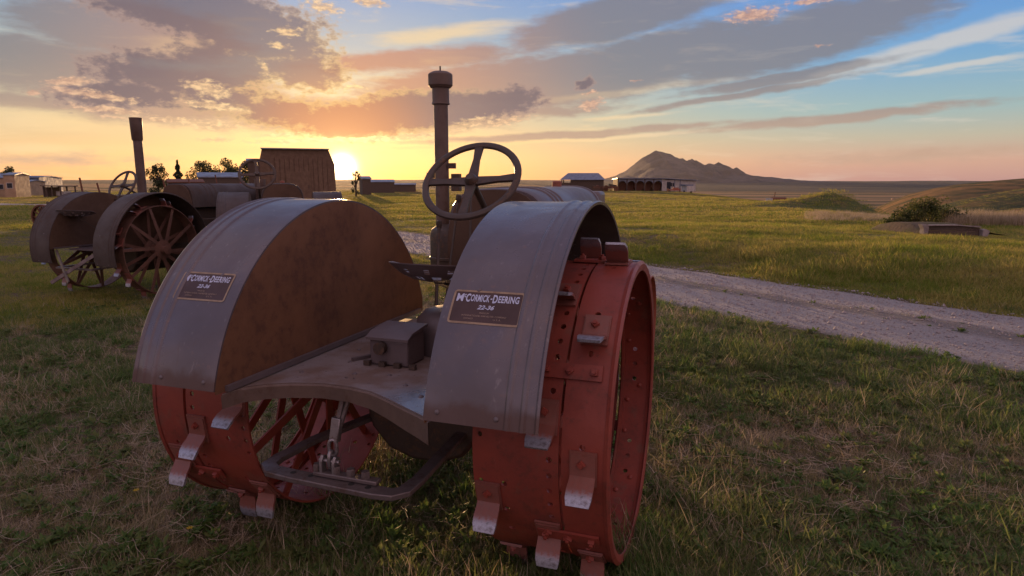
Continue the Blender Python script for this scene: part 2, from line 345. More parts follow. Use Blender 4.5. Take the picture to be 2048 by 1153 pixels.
# ------------------------------------------------------------------ terrain
def sstep(a, b, x):
    t_ = np.clip((x-a)/(b-a), 0, 1); return t_*t_*(3-2*t_)
def vnoise(x, y, seed=0):
    xi = np.floor(x).astype(np.int64); yi = np.floor(y).astype(np.int64); fx = x-xi; fy = y-yi
    fx = fx*fx*(3-2*fx); fy = fy*fy*(3-2*fy)
    def h(a, b_):
        n = (a*374761393+b_*668265263+seed*974634777) & 0xffffffff
        n = ((n ^ (n >> 13))*1274126177) & 0xffffffff
        return ((n ^ (n >> 16)) & 0xffff)/65535.0
    return (h(xi, yi)*(1-fx)+h(xi+1, yi)*fx)*(1-fy)+(h(xi, yi+1)*(1-fx)+h(xi+1, yi+1)*fx)*fy
def fbm(x, y, o=4, seed=0):
    s_ = 0; a = .5
    for i in range(o): s_ = s_+a*(vnoise(x*2**i, y*2**i, seed+i)-.5); a *= .5
    return s_
def tanpx(u): return (u-1024)/FPX*1.0136
def ridge(x, y, z, tab, y0, sf, sb):
    u = np.where(y > 1, x/np.maximum(y, 1)/1.0136*FPX+1024, 9999)
    us = [a for a, _ in tab]; zs = [CAMH+(HORV-v)/FPX*y0*1.0 for _, v in tab]
    tz = np.interp(u, us, zs); k = np.exp(-((y-y0)/np.where(y < y0, sf, sb))**2)
    k = k*sstep(us[0]-40, us[0]+10, u)*sstep(us[-1]+700, us[-1]+100, u)*(y > 1)
    return z+np.maximum(tz-z, 0)*k
def height(x, y):
    x = np.asarray(x, float); y = np.asarray(y, float)
    r = np.hypot(x, y)
    z = -.006*np.clip(r-15, 0, 190)
    z = z+fbm(x*.9, y*.9, 3, 3)*.05*sstep(80, 20, r)+fbm(x*.12, y*.12, 3, 9)*.35*sstep(12, 60, r)*sstep(400, 150, r)
    s1 = x-(15.3+.175*(y-26.5)); s2 = y-25.0
    s_ = -np.log(np.exp(-np.clip(s1/2.5, -30, 30))+np.exp(-np.clip(s2/2.5, -30, 30)))*2.5
    z = z-9.5*sstep(0, 75, s_)-.5*sstep(0, 9, s_)
    z = z-6*sstep(205, 500, r)
    rd_ = (x-2.1)*.81+(y-11.25)*.585
    z = z+.30*sstep(1.7, 4.5, rd_)*sstep(17, 8, rd_)*sstep(-1.5, 3, x)*sstep(30, 20, y)
    right = sstep(-60, 260, x)
    z = z-right*18*sstep(230, 820, r)
    z = z+fbm(x*.01, y*.01, 4, 5)*5*sstep(300, 900, r)*sstep(6000, 2500, r)*(.3+.7*(1-right))
    z = z+(30*right+14*(1-right))*sstep(1800, 7800, r)+fbm(x*.0012, y*.0012, 4, 8)*26*sstep(2500, 6500, r)
    z = z+1.5*np.exp(-(((x-25.2)/2.1)**2+((y-50.5)/3.2)**2))*(1+.5*fbm(x*1.2, y*1.2, 3, 2))+.35*np.exp(-(((x-21.8)/2.2)**2+((y-51)/3.0)**2))
    z = ridge(x, y, z, [(1735, 422), (1765, 405), (1800, 389), (1850, 376), (1900, 368), (1960, 362), (2048, 355), (2300, 352), (2700, 350)], 265, 85, 130)
    z = ridge(x, y, z, [(1800, 432), (1850, 414), (1900, 401), (1960, 388), (2048, 373), (2300, 366), (2700, 360)], 150, 42, 30)
    z = ridge(x, y, z, [(1940, 430), (2000, 420), (2048, 412), (2300, 396), (2700, 390)], 85, 22, 20)
    return z
def H(x, y): return float(height(np.array([x]), np.array([y]))[0])
fa = np.radians(np.arange(-52, 52.01, .2)); ba = np.radians(np.arange(54, 307, 2.5)); angs = np.concatenate([fa, ba]); na = len(angs)
rad = np.concatenate([[0.3], np.geomspace(.8, 9000, 250)]); nr = len(rad)
AA, RR = np.meshgrid(angs, rad); X = np.sin(AA)*RR; Y = np.cos(AA)*RR; Z = height(X, Y)
V = np.stack([X.ravel(), Y.ravel(), Z.ravel()], 1)
i0 = (np.arange(nr-1)[:, None]*na+np.arange(na)[None, :]).ravel(); i1 = (np.arange(nr-1)[:, None]*na+((np.arange(na)+1) % na)[None, :]).ravel()
Fq = np.stack([i0, i0+na, i1+na, i1], 1)
V = np.vstack([V, [[0, 0, H(0, 0)]]]); tri = [(len(V)-1, int(k), int((k+1) % na)) for k in range(na)]
me = bpy.data.meshes.new('ground'); me.from_pydata(V.tolist(), [], Fq.tolist()+tri); me.shade_smooth(); me.update()

m, t, b = mat('prairie_ground'); co = t.new('ShaderNodeTexCoord').outputs['Object']
s_ = t.new('ShaderNodeSeparateXYZ'); t.l.new(co, s_.inputs[0]); dist = t.vmath('LENGTH', co)
nA = t.noise(co, .12, 5, .6); nB = t.noise(co, 1.3, 6, .65); nC = t.noise(co, 14, 5, .7); nD = t.noise(co, .012, 5, .6)
green = t.mix(nB, (.075, .11, .028), (.12, .125, .045)); dry = t.mix(nC, (.20, .15, .075), (.13, .10, .05))
soil = t.mix(nC, (.13, .095, .062), (.21, .16, .11))
nearc = t.mix(t.mapr(t.math('ADD', t.math('MULTIPLY', nB, .6), t.math('MULTIPLY', nA, .4)), .42, .6), soil, t.mix(.5, soil, green))
midc = t.mix(t.mapr(t.math('ADD', t.math('MULTIPLY', nA, .55), t.math('MULTIPLY', nB, .45)), .44, .60), green, dry)
gc = t.mix(t.mapr(dist, 12, 40), nearc, midc)
hillc = t.mix(t.mapr(t.math('ADD', t.math('MULTIPLY', nD, .5), t.math('MULTIPLY', nA, .5)), .40, .58), (.075, .09, .042), (.36, .21, .085))  # orange patches carry the low sun on the hills in their colour
gc = t.mix(t.mapr(dist, 50, 110), gc, hillc)
# cultivated strips out on the plain
strp = t.noise(t.mapping(co, sc=(.0006, .010, 0), rot=(0, 0, R(4))), 1.0, 3, .55)
fields = t.mix(t.mapr(strp, .47, .52), (.10, .095, .055), (.40, .25, .13))
fm = t.math('MULTIPLY', t.mapr(dist, 600, 760), t.mapr(dist, 1900, 2300, 1, 0))
gc = t.mix(t.math('MULTIPLY', fm, .9), gc, fields)
gc = t.mix(t.mapr(dist, 2000, 2600), gc, t.mix(t.mapr(t.noise(co, .002, 5, .6), .4, .6), (.05, .055, .05), (.095, .09, .07)))
t.put(b.inputs['Base Color'], gc); b.inputs['Roughness'].default_value = .95; b.inputs['Specular IOR Level'].default_value = .1
bp = t.new('ShaderNodeBump'); bp.inputs['Strength'].default_value = .9; bp.inputs['Distance'].default_value = .06; t.put(bp.inputs['Height'], t.math('ADD', nC, nB))
bp2 = t.new('ShaderNodeBump'); bp2.inputs['Strength'].default_value = 1.0; t.put(bp2.inputs['Distance'], t.mapr(dist, 20, 200, .2, 3.0)); t.put(bp2.inputs['Height'], t.math('ADD', t.noise(co, .35, 6, .7), t.math('MULTIPLY', nA, .8)))
t.l.new(bp.outputs[0], bp2.inputs['Normal']); t.l.new(bp2.outputs[0], b.inputs['Normal'])
me.materials.append(m); ground = link('ground', me); tag(ground, kind='structure')

# butte on the horizon
prof = [(1090, 364), (1150, 362), (1205, 358), (1222, 353), (1240, 347), (1262, 329), (1280, 315), (1292, 308), (1303, 304), (1312, 305), (1330, 312), (1348, 320), (1358, 320), (1364, 322), (1372, 319), (1380, 322), (1388, 330), (1396, 332), (1406, 329), (1415, 329), (1425, 326), (1434, 332), (1446, 340), (1468, 347), (1490, 352), (1530, 355), (1545, 358), (1575, 361), (1640, 363), (1700, 365)]
BY = 6000.0
us = np.arange(1090, 1701, 1.5); zt = np.interp(us, [p_[0] for p_ in prof], [CAMH+(HORV-p_[1])/FPX*BY for p_ in prof])
zt = zt+(fbm(us*.12, us*0+3, 5, 4)*30+np.where((us > 1352) & (us < 1432), 22, 5)*(vnoise(us*.22, us*0+9, 2)-.5))*np.clip((zt+20)/260, 0, 1)
dep = np.concatenate([np.linspace(-1300, 0, 46), np.linspace(30, 1500, 44)]); Vb = []
for j, d_ in enumerate(dep):
    for i, u in enumerate(us):
        x = tanpx(u)*BY; base_ = -30.0; k = max(0, 1-abs(d_)/(1300 if d_ < 0 else 1500)); k = k**1.25
        hh = base_+(zt[i]-base_)*k
        if d_ != 0: hh += fbm(np.array(x*.004), np.array(d_*.004), 4, 21)*170*math.sin(PI*min(1, k))*(1-k)*1.6*min(1, max(0, (zt[i]+30)/200))
        Vb.append((x, BY+d_, float(hh)))
nu = len(us); Fb = [(j*nu+i, j*nu+i+1, (j+1)*nu+i+1, (j+1)*nu+i) for j in range(len(dep)-1) for i in range(nu-1)]
me = bpy.data.meshes.new('mountain'); me.from_pydata(Vb, [], Fb); me.shade_smooth(); me.update()
m, t, b = mat('butte_rock_and_pine'); co = t.new('ShaderNodeTexCoord').outputs['Object']
t.put(b.inputs['Base Color'], t.mix(t.mapr(t.noise(co, .006, 6, .65), .42, .6), (.022, .022, .032), (.055, .05, .06))); b.inputs['Roughness'].default_value = .95
bp = t.new('ShaderNodeBump'); bp.inputs['Distance'].default_value = 30; bp.inputs['Strength'].default_value = .7; t.put(bp.inputs['Height'], t.noise(co, .01, 6, .65)); t.l.new(bp.outputs[0], b.inputs['Normal'])
me.materials.append(m); tag(link('mountain', me), kind='structure')

# gravel track
def road_c(s_):
    x = 2.1-.585*s_; y = 11.25+.81*s_
    if s_ > 22: x -= (s_-22)**2*.006; y -= (s_-22)**2*.003
    if s_ < -8: k = -8-s_; x += k*k*.006; y -= k*k*.004
    return x, y
sv = np.arange(-26, 75, .25); mb = MB(); NW = 12; rows = []
for s0 in sv:
    x, y = road_c(s0); x1, y1 = road_c(s0+.1); d = Vector((x1-x, y1-y)).normalized(); n_ = Vector((d.y, -d.x))
    wl = 1.5+.16*(mnoise.noise((s0*.9, 0, 1)))+.12*mnoise.noise((s0*3.1, 4, 1)); wr = 1.5+.16*(mnoise.noise((s0*.9, 7, 5)))+.12*mnoise.noise((s0*3.3, 2, 9))
    rows.append([(x+n_.x*q, y+n_.y*q) for q in np.linspace(-wl, wr, NW+1)])
G = np.array(rows); Zr = height(G[..., 0], G[..., 1])
tq = np.linspace(-1, 1, NW+1)
Zr = Zr+.022+.02*np.exp(-(tq/.22)**2)[None, :]-.018*np.exp(-((np.abs(tq)-.55)/.2)**2)[None, :]
Zr[:, 0] -= .03; Zr[:, -1] -= .03
me = bpy.data.meshes.new('road'); me.from_pydata(np.dstack([G, Zr]).reshape(-1, 3).tolist(), [], [(i*(NW+1)+k, i*(NW+1)+k+1, (i+1)*(NW+1)+k+1, (i+1)*(NW+1)+k) for i in range(len(sv)-1) for k in range(NW)])
uvl = me.attributes.new('across', 'FLOAT', 'POINT'); uvl.data.foreach_set('value', np.tile(tq, len(sv)))
me.shade_smooth()
m, t, b = mat('pale_gravel_track'); co = t.new('ShaderNodeTexCoord').outputs['Object']
at_ = t.new('ShaderNodeAttribute', attribute_name='across').outputs['Fac']
vo = t.new('ShaderNodeTexVoronoi'); t.put(vo.inputs['Vector'], co); vo.inputs['Scale'].default_value = 38
n1 = t.noise(co, 1.1, 6, .65); n2 = t.noise(co, 55, 4, .7)
gcol = t.mix(t.mapr(n2, .3, .7), (.31, .275, .255), (.54, .49, .46)); gcol = t.mix(.35, gcol, t.mix(vo.outputs['Distance'], (.56, .51, .48), (.28, .25, .22)))
mid = t.math('ADD', t.mapr(t.math('ABSOLUTE', at_), .0, .34, 1, 0), t.mapr(t.math('ABSOLUTE', at_), .78, 1.0, 0, 1))
gcol = t.mix(t.math('MULTIPLY', t.mapr(t.math('ADD', t.math('MULTIPLY', mid, .5), n1), .62, .95), .6), gcol, (.14, .11, .075))
t.put(b.inputs['Base Color'], gcol); b.inputs['Roughness'].default_value = .9
bp = t.new('ShaderNodeBump'); bp.inputs['Distance'].default_value = .03; bp.inputs['Strength'].default_value = 1; t.put(bp.inputs['Height'], t.math('ADD', n2, t.math('MULTIPLY', vo.outputs['Distance'], .8))); t.l.new(bp.outputs[0], b.inputs['Normal'])
me.materials.append(m); road = link('road', me); tag(road, kind='structure')
RC = np.array([road_c(a) for a in np.arange(-26, 75, .5)])
def road_dist(x, y):
    d = np.full(x.shape, 1e9)
    for c in RC: d = np.minimum(d, np.hypot(x-c[0], y-c[1]))
    return d

# ------------------------------------------------------------------ tractors
AZ = .687; RW = .635; FR = .9036; FC = .6715; TB = .2325
def band(Rr, l0, l1, th, rows, ncol=64, t0=0.0, lip=None):
    """cylinder band round the X axis, thickness th, with round holes; rows: list of (l, {column numbers}, hole radius)"""
    h = .0135; st = 2*PI/ncol; dh = h/Rr
    sl = []
    for c in range(ncol): sl += [c*st-dh, c*st+dh]
    ns = len(sl); lv = [l0]
    for (l, cs, r) in rows: lv += [l-h, l+h]
    lv.append(l1); nl = len(lv); mb = MB(); v0 = {}
    def pt(l, a, rr): a += t0; return (l, -rr*math.cos(a), rr*math.sin(a))
    vs = []; fs = []
    for side, rr in ((0, Rr), (1, Rr-th)):
        for i in range(ns):
            for j in range(nl): v0[(side, i, j)] = len(vs); vs.append(pt(lv[j], sl[i], rr))
    for i in range(ns):
        i2 = (i+1) % ns
        for j in range(nl-1):
            hole = None
            if i % 2 == 0 and j % 2 == 1 and j < nl-2:
                l, cs, r = rows[(j-1)//2]
                if (i//2) in cs: hole = (l, i//2*st, r)
            q = [[v0[(s, i, j)], v0[(s, i2, j)], v0[(s, i2, j+1)], v0[(s, i, j+1)]] for s in (0, 1)]
            if hole is None:
                fs.append(tuple(q[0])); fs.append(tuple(q[1][::-1])); continue
            l, a, r = hole; cir = []
            for s, rr in ((0, Rr), (1, Rr-th)):
                ids = []
                for k in range(8):
                    g = PI/8+k*PI/4   # order: matches corner walk
                    ids.append(len(vs)); vs.append(pt(l+r*math.sin(g), a+r*math.cos(g)/Rr, rr))
                cir.append(ids)
            # corners: 0 (-,-) 1 (+,-) 2 (+,+) 3 (-,+)  circle k: angles 22.5+45k
            for s in (0, 1):
                C = q[s]; k_ = cir[s]; new = []
                cor = {0: C[2], 1: C[3], 2: C[0], 3: C[1]}      # quadrant I..IV corner
                for z in range(4):
                    a_, b_ = k_[2*z], k_[2*z+1]; new.append((cor[z], b_, a_)); n2 = k_[(2*z+2) % 8]; new.append((cor[z], cor[(z+1) % 4], n2, b_))
                fs += new if s else [f[::-1] for f in new]
            for k in range(8): fs.append((cir[0][k], cir[0][(k+1) % 8], cir[1][(k+1) % 8], cir[1][k]))
        fs.append((v0[(0, i, 0)], v0[(1, i, 0)], v0[(1, i2, 0)], v0[(0, i2, 0)])); fs.append((v0[(0, i2, nl-1)], v0[(1, i2, nl-1)], v0[(1, i, nl-1)], v0[(0, i, nl-1)]))
    mb.add(vs, fs); return mb
def lug_mesh():
    # local: x across the rim, -y downwards round the rim when seen from behind, z outwards
    pl = [(.052, .006), (.0, .007), (-.028, .010), (-.046, .030), (-.058, .055), (-.078, .078), (-.100, .094)]
    wd = [.044, .044, .045, .046, .047, .046, .040]; th = .0055; vs = []; n = len(pl)
    for i, (y, z) in enumerate(pl):
        a = pl[max(i-1, 0)]; b_ = pl[min(i+1, n-1)]; d = Vector((b_[0]-a[0], b_[1]-a[1])).normalized(); nn = Vector((-d.y, d.x))
        if nn.y < 0: nn = -nn
        for sx in (-1, 1):
            for sn in (-1, 1): vs.append((sx*wd[i], y+nn.x*th*sn, z+nn.y*th*sn))
    # order per ring: (-,-),(-,+),(+,-),(+,+) -> ring 0,1,3,2
    fs = []
    for i in range(n-1):
        r0 = [i*4, i*4+1, i*4+3, i*4+2]; r1 = [(i+1)*4, (i+1)*4+1, (i+1)*4+3, (i+1)*4+2]
        fs += [(r0[k], r0[(k+1) % 4], r1[(k+1) % 4], r1[k]) for k in range(4)]
    fs += [(0, 1, 3, 2), tuple((n-1)*4+k for k in (2, 3, 1, 0))]
    mb = MB().add(vs, fs)
    mb.box((0, .0, .004), (.098, .125, .008))
    return mb.mesh('lug', M['lug'], 30)
def nut_mesh(name, r=.014, h=.012, n=6, m_='red', dome=False):
    mb = MB()
    if dome: mb.lathe([(.0001, h), (r*.5, h*.92), (r*.85, h*.6), (r, 0)], 10)
    else:
        mb.lathe([(.0001, h), (r*.92, h), (r, h*.8), (r, 0)], n, mi=0); mb.lathe([(.0001, h+.008), (r*.45, h+.008), (r*.45, h)], 8)
    return mb.mesh(name, M[m_], 30)
LUG = lug_mesh(); NUT = nut_mesh('nut', .0165, .014, 4); RIV = nut_mesh('bolt_head', .011, .008, 8, 'red', True)
def onrim(o, l, deg, rr, extra=None):
    a = R(deg); o.location = (l, -rr*math.cos(a), rr*math.sin(a))
    # local z radial, local x axle, local -y towards decreasing angle
    z = Vector((0, -math.cos(a), math.sin(a))); x = Vector((1, 0, 0)); y = z.cross(x)
    if y.dot(Vector((0, math.sin(a), math.cos(a)))) < 0: y = -y; x = -x
    o.rotation_euler = Matrix((x, y, z)).transposed().to_euler()
def strap_mesh(L_, mname='red'):
    # curved strap following the rim, bolted across the gap
    mb = MB(); vs = []; n = 3
    for i in range(n+1):
        y = -.028+.056*i/n; zz = math.sqrt(RW**2-y**2)-RW
        for sx in (-1, 1):
            for h in (0, .010): vs.append((sx*L_/2, y, zz+h+.002))
    fs = []
    for i in range(n):
        r0 = [i*4, i*4+1, i*4+3, i*4+2]; r1 = [x+4 for x in r0]; fs += [(r0[k], r0[(k+1) % 4], r1[(k+1) % 4], r1[k]) for k in range(4)]
    fs += [(0, 1, 3, 2), tuple(n*4+k for k in (2, 3, 1, 0))]
    return mb.add(vs, fs).mesh('strap', M[mname], 30)
STRAP = strap_mesh(.235)
def spoke_mesh(l_hub, l_rim, ang_off, wm='red'):
    mb = MB(); p0 = (l_hub, -.10*math.cos(0), 0); a = ang_off
    p1 = (l_rim, -(RW-.014)*math.cos(a), (RW-.014)*math.sin(a))
    mb.strip([p0, p1], [.052, .040], .010, up=(1, 0, 0)); return mb.mesh('spoke', M[wm], 30)
def rear_wheel(root, side, near_deg, ext=True, main=(.515, .845), detail=True, wm='red', lugoff=0):
    """side +1 right, -1 left. lateral positions are given for the right wheel and mirrored."""
    S = side
    lo, hi = sorted((S*main[0], S*main[1]))
    ho = {c for c in range(64) if c % 8 not in (2, 3)}; hi_ = {c for c in range(64) if c % 8 not in (6,)}; md = {c for c in range(64) if c % 8 in (1, 5, 7)}
    rows = [(S*(main[0]+.028), ho, .0105), (S*(main[0]+.12), md, .0125), (S*(main[1]-.035), hi_, .0115)]
    rows.sort(key=lambda r: r[0])
    wh = band(RW, lo, hi, .010, rows if detail else [], 64, t0=R(near_deg)).build('rear_wheel', M[wm], root, (0, 0, AZ))
    # stiffening flanges inside the rim
    hb = MB().lathe([(.05, S*.50), (.085, S*.50), (.085, S*.56), (.135, S*.565), (.135, S*.585), (.07, S*.60), (.07, S*.76), (.135, S*.775), (.135, S*.795), (.06, S*.80), (.06, S*.88), (.0001, S*.885)], 24, 'X').build('hub', M[wm], wh)
    ns = 10; meshes = [spoke_mesh(S*.575, S*.60, R(14), wm), spoke_mesh(S*.785, S*.775, R(-14), wm)]
    for k in range(ns):
        for q, me_ in enumerate(meshes):
            o = link('spoke', me_, wh); o.rotation_euler = (-R(360/ns*(k+.5*q)), 0, 0)
            if detail:
                pass
    for k in range(8):
        for (l, off) in ((main[0]+.055, near_deg+lugoff), (main[1]-.055, near_deg+lugoff-14)):
            a = off+45*k
            o = link('lug', LUG, wh); onrim(o, S*l, a, RW)
            if detail: o = link('nut', NUT, wh); onrim(o, S*l, a+1.6, RW+.011); o.rotation_euler.rotate_axis('Z', .3*k)
    if ext:
        e0, e1 = .856, 1.018; lo, hi = sorted((S*e0, S*e1))
        rows = [(S*(e0+.075), {c for c in range(48) if c % 6 in (1, 2, 3)}, .012)]
        er = band(RW+.004, lo, hi, .011, rows if detail else [], 48, t0=R(near_deg)).build('extension_rim', M[wm], wh)
        # inward lip on the outer edge and rolled bead
        MB().lathe([(RW+.007, S*(e1-.010)), (RW+.012, S*(e1+.003)), (RW-.002, S*(e1+.012)), (RW-.030, S*(e1+.008)), (RW-.031, S*(e1+.001)), (RW-.012, S*(e1-.004)), (RW-.010, S*(e1-.02))], 96, 'X').build('rim_lip', M[wm], wh)
        MB().lathe([(RW-.009, S*(e0+.012)), (RW-.050, S*(e0+.012)), (RW-.050, S*(e0+.022)), (RW-.009, S*(e0+.022))], 72, 'X').build('inner_flange', M[wm], wh)
        for k in range(8):
            a = near_deg+16+45*k+lugoff
            o = link('lug', LUG, wh); onrim(o, S*.937, a, RW+.004)
            if detail: o = link('nut', NUT, wh); onrim(o, S*.932, a+1.6, RW+.015)
        for k in range(6):
            a = 29+60*k; o = link('strap', STRAP, wh); onrim(o, S*.866, a, RW+.004)
            if detail:
                for q in (-.085, 0.0, .09): o = link('bolt_head', NUT, wh); onrim(o, S*(.866+q), a, RW+.016); o.rotation_euler.rotate_axis('Z', q*9)
        if detail:
            for k in range(48):
                if k % 6 in (0, 3, 4):
                    o = link('bolt_head', RIV, wh); onrim(o, S*(.93+(.03 if k % 6 == 3 else -.03)), near_deg+7.5*k+3, RW-.007); o.rotation_euler.rotate_axis('X', PI)
                    o.scale = (1.15, 1.15, 1.3)
    return wh
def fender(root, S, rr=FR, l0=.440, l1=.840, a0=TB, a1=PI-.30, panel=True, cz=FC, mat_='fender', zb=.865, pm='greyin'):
    # cross-section from the inner edge outwards, with the raised bead near the outer edge
    sec = [(l0, -.004), (l0, .004), (l0+.012, .006), (l1-.115, .006), (l1-.108, .012), (l1-.098, .013), (l1-.090, .007), (l1-.062, .007), (l1-.055, .012), (l1-.046, .012), (l1-.039, .006), (l1-.012, .004), (l1-.004, .012), (l1+.004, .008), (l1+.002, -.004), (l1-.012, -.003), (l0+.02, -.001)]
    n = 72; mb = MB(); vs = []; m_ = len(sec)
    for i in range(n+1):
        a = a0+(a1-a0)*i/n
        for (l, q) in sec: vs.append((S*l, -(rr+q)*math.cos(a), (rr+q)*math.sin(a)+cz))
    fs = [(i*m_+k, i*m_+(k+1) % m_, (i+1)*m_+(k+1) % m_, (i+1)*m_+k) for i in range(n) for k in range(m_)]
    fs += [tuple(range(m_)), tuple(n*m_+k for k in range(m_))[::-1]]
    mb.add(vs, fs); f = mb.build('fender', M[mat_], root, smooth=28)
    if panel:
        aa = [a0+(a1-a0)*i/48 for i in range(49)]; rp = rr-.004
        poly = [(-rp*math.cos(a), rp*math.sin(a)+cz) for a in aa]; poly = [p_ for p_ in poly if p_[1] > zb]
        y0, y1 = poly[0][0], poly[-1][0]; poly = [(y0+.004, zb)]+poly+[(y1, zb)]
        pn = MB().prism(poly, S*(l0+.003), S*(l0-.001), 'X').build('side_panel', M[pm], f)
        MB().strip([(S*(l0-.010), y0+.05, zb+.012), (S*(l0-.010), y1-.05, zb+.012)], .018, .022).build('angle_iron', M['grey'], f)
    for (l, da) in ((l0+.05, .035), (l0+.26, .035), (l0+.12, .52), (l0+.30, .52)):
        a = a0+da; o = link('rivet', RIVG, f); z = Vector((0, -math.cos(a), math.sin(a))); o.location = (S*l, -(rr+.006)*math.cos(a), (rr+.006)*math.sin(a)+cz); o.rotation_euler = z.to_track_quat('Z', 'Y').to_euler()
    return f
RIVG = nut_mesh('rivet', .009, .005, 8, 'grey', True)

def text_mesh(body, size, shear=0.0, bold=0.0, xs=1.0, spacing=1.0):
    cu = bpy.data.curves.new('lettering', 'FONT'); cu.body = body; cu.size = size; cu.shear = shear; cu.offset = bold; cu.align_x = 'CENTER'; cu.align_y = 'CENTER'; cu.resolution_u = 3; cu.space_character = spacing
    o = bpy.data.objects.new('lettering', cu); COL.objects.link(o); bpy.context.view_layer.update()
    me_ = bpy.data.meshes.new_from_object(o.evaluated_get(bpy.context.evaluated_depsgraph_get())); bpy.data.objects.remove(o); bpy.data.curves.remove(cu)
    return [(v.co.x*xs, v.co.y) for v in me_.vertices], [tuple(p_.vertices) for p_ in me_.polygons]
def decal(f, S, lc, a_c, wid=.262, hei=.130):
    """flat print wrapped on the curved fender: x lateral, y up round the arc"""
    def wrap(x, y, h): a = a_c+y/FR; return (S*lc+x, -(FR+.0065+h)*math.cos(a), (FR+.0065+h)*math.sin(a)+FC)
    def sheet(name, x0, x1, y0, y1, h, m_, hole=None, rad=.008):
        mb = MB(); n = 12
        if hole is None:
            vs = [wrap(x, y0+(y1-y0)*i/n, h) for i in range(n+1) for x in (x0, x1)]; fs = [(2*i, 2*i+1, 2*i+3, 2*i+2) for i in range(n)]
            mb.add(vs, fs)
        else:
            g = hole; q = .012
            def ring(x0, x1, y0, y1, c):
                P_ = []
                for (cx, cy_, s0) in ((x1-c, y1-c, 0), (x0+c, y1-c, 1), (x0+c, y0+c, 2), (x1-c, y0+c, 3)):
                    for k in range(4): a = PI/2*(s0+k/3); P_.append((cx+c*math.cos(a), cy_+c*math.sin(a)))
                R_ = []
                for i in range(16):
                    a, b_ = P_[i], P_[(i+1) % 16]; m2 = 8 if i % 4 == 3 else 1
                    for j in range(m2): R_.append((a[0]+(b_[0]-a[0])*j/m2, a[1]+(b_[1]-a[1])*j/m2))
                return R_
            A_ = ring(x0, x1, y0, y1, q); B_ = ring(x0+g, x1-g, y0+g, y1-g, q*.4); n2 = len(A_)
            mb.add([wrap(x, y, h) for x, y in A_+B_], [(k, (k+1) % n2, n2+(k+1) % n2, n2+k) for k in range(n2)])
        return mb.build(name, M[m_], f)
    sheet('decal', -wid/2+.004, wid/2-.004, -hei/2+.004, hei/2-.004, .0006, 'decal')
    sheet('decal_border', -wid/2, wid/2, -hei/2, hei/2, .0012, 'decalrim', hole=.0075)
    mb = MB()
    def put(body, x0, x1, y, h, shear=0.0, bold=0.0, sp=1.0):
        v_, f_ = text_mesh(body, 1.0, shear=shear, bold=bold, spacing=sp); vx = [a for a, _ in v_]; vy = [b_ for _, b_ in v_]
        kx = (x1-x0)/(max(vx)-min(vx)); ky = h/(max(vy)-min(vy)) if h else kx; ym = (max(vy)+min(vy))/2
        mb.add([wrap(x0+(a-min(vx))*kx, y+(b_-ym)*ky, .0018) for a, b_ in v_], f_)
    # heading in condensed bold capitals with a raised small c
    put('M', -.116, -.091, .034, .031, bold=.03); put('c', -.0895, -.0825, .041, .014, bold=.03)
    put('C', -.0815, -.065, .034, .033, bold=.035); put('ORMICK', -.0635, .007, .034, .028, bold=.03, sp=1.08)
    put('-', .0095, .0165, .033, .005); put('D', .0185, .036, .034, .033, bold=.035); put('EERING', .0385, .114, .034, .028, bold=.03, sp=1.08)
    put('22-36', -.031, .031, -.001, .017, shear=.3, bold=.03); mb.build('lettering', M['letter'], f)
    mb = MB()
    put('MADE BY', -.018, .018, -.0225, .0055); put('INTERNATIONAL HARVESTER COMPANY', -.082, .082, -.034, .0062, sp=1.1); put('CHICAGO', -.072, -.038, -.045, .0060); put('U. S. A.', .036, .064, -.045, .0060)
    mb.build('lettering', M['letter2'], f)

def steering_wheel(root, c, rr, tilt, yaw=0, m_='dark'):
    mb = MB(); n = 48
    ring = [(rr*math.cos(2*PI*k/n), rr*math.sin(2*PI*k/n), 0) for k in range(n+1)]
    vs = []; k8 = 10
    for k in range(n):
        a = 2*PI*k/n
        for j in range(k8):
            g = 2*PI*j/k8; q = rr+.020*math.cos(g); vs.append((q*math.cos(a), q*math.sin(a), .015*math.sin(g)))
    fs = [(k*k8+j, k*k8+(j+1) % k8, ((k+1) % n)*k8+(j+1) % k8, ((k+1) % n)*k8+j) for k in range(n) for j in range(k8)]
    o = mb.add(vs, fs).build('steering_wheel', M[m_], root, c, (tilt, 0, yaw))
    MB().lathe([(.0001, .03), (.022, .03), (.034, .012), (.04, -.03), (.0001, -.035)], 16).build('hub', M[m_], o)
    sp = MB()
    sp.strip([(.02, 0, -.012), (rr*.6, 0, -.006), (rr-.005, 0, 0)], [.058, .036, .050], .016)
    me_ = sp.mesh('spoke', M[m_])
    for k in range(4): s2 = link('spoke', me_, o); s2.rotation_euler = (0, 0, R(90*k+4))
    return o
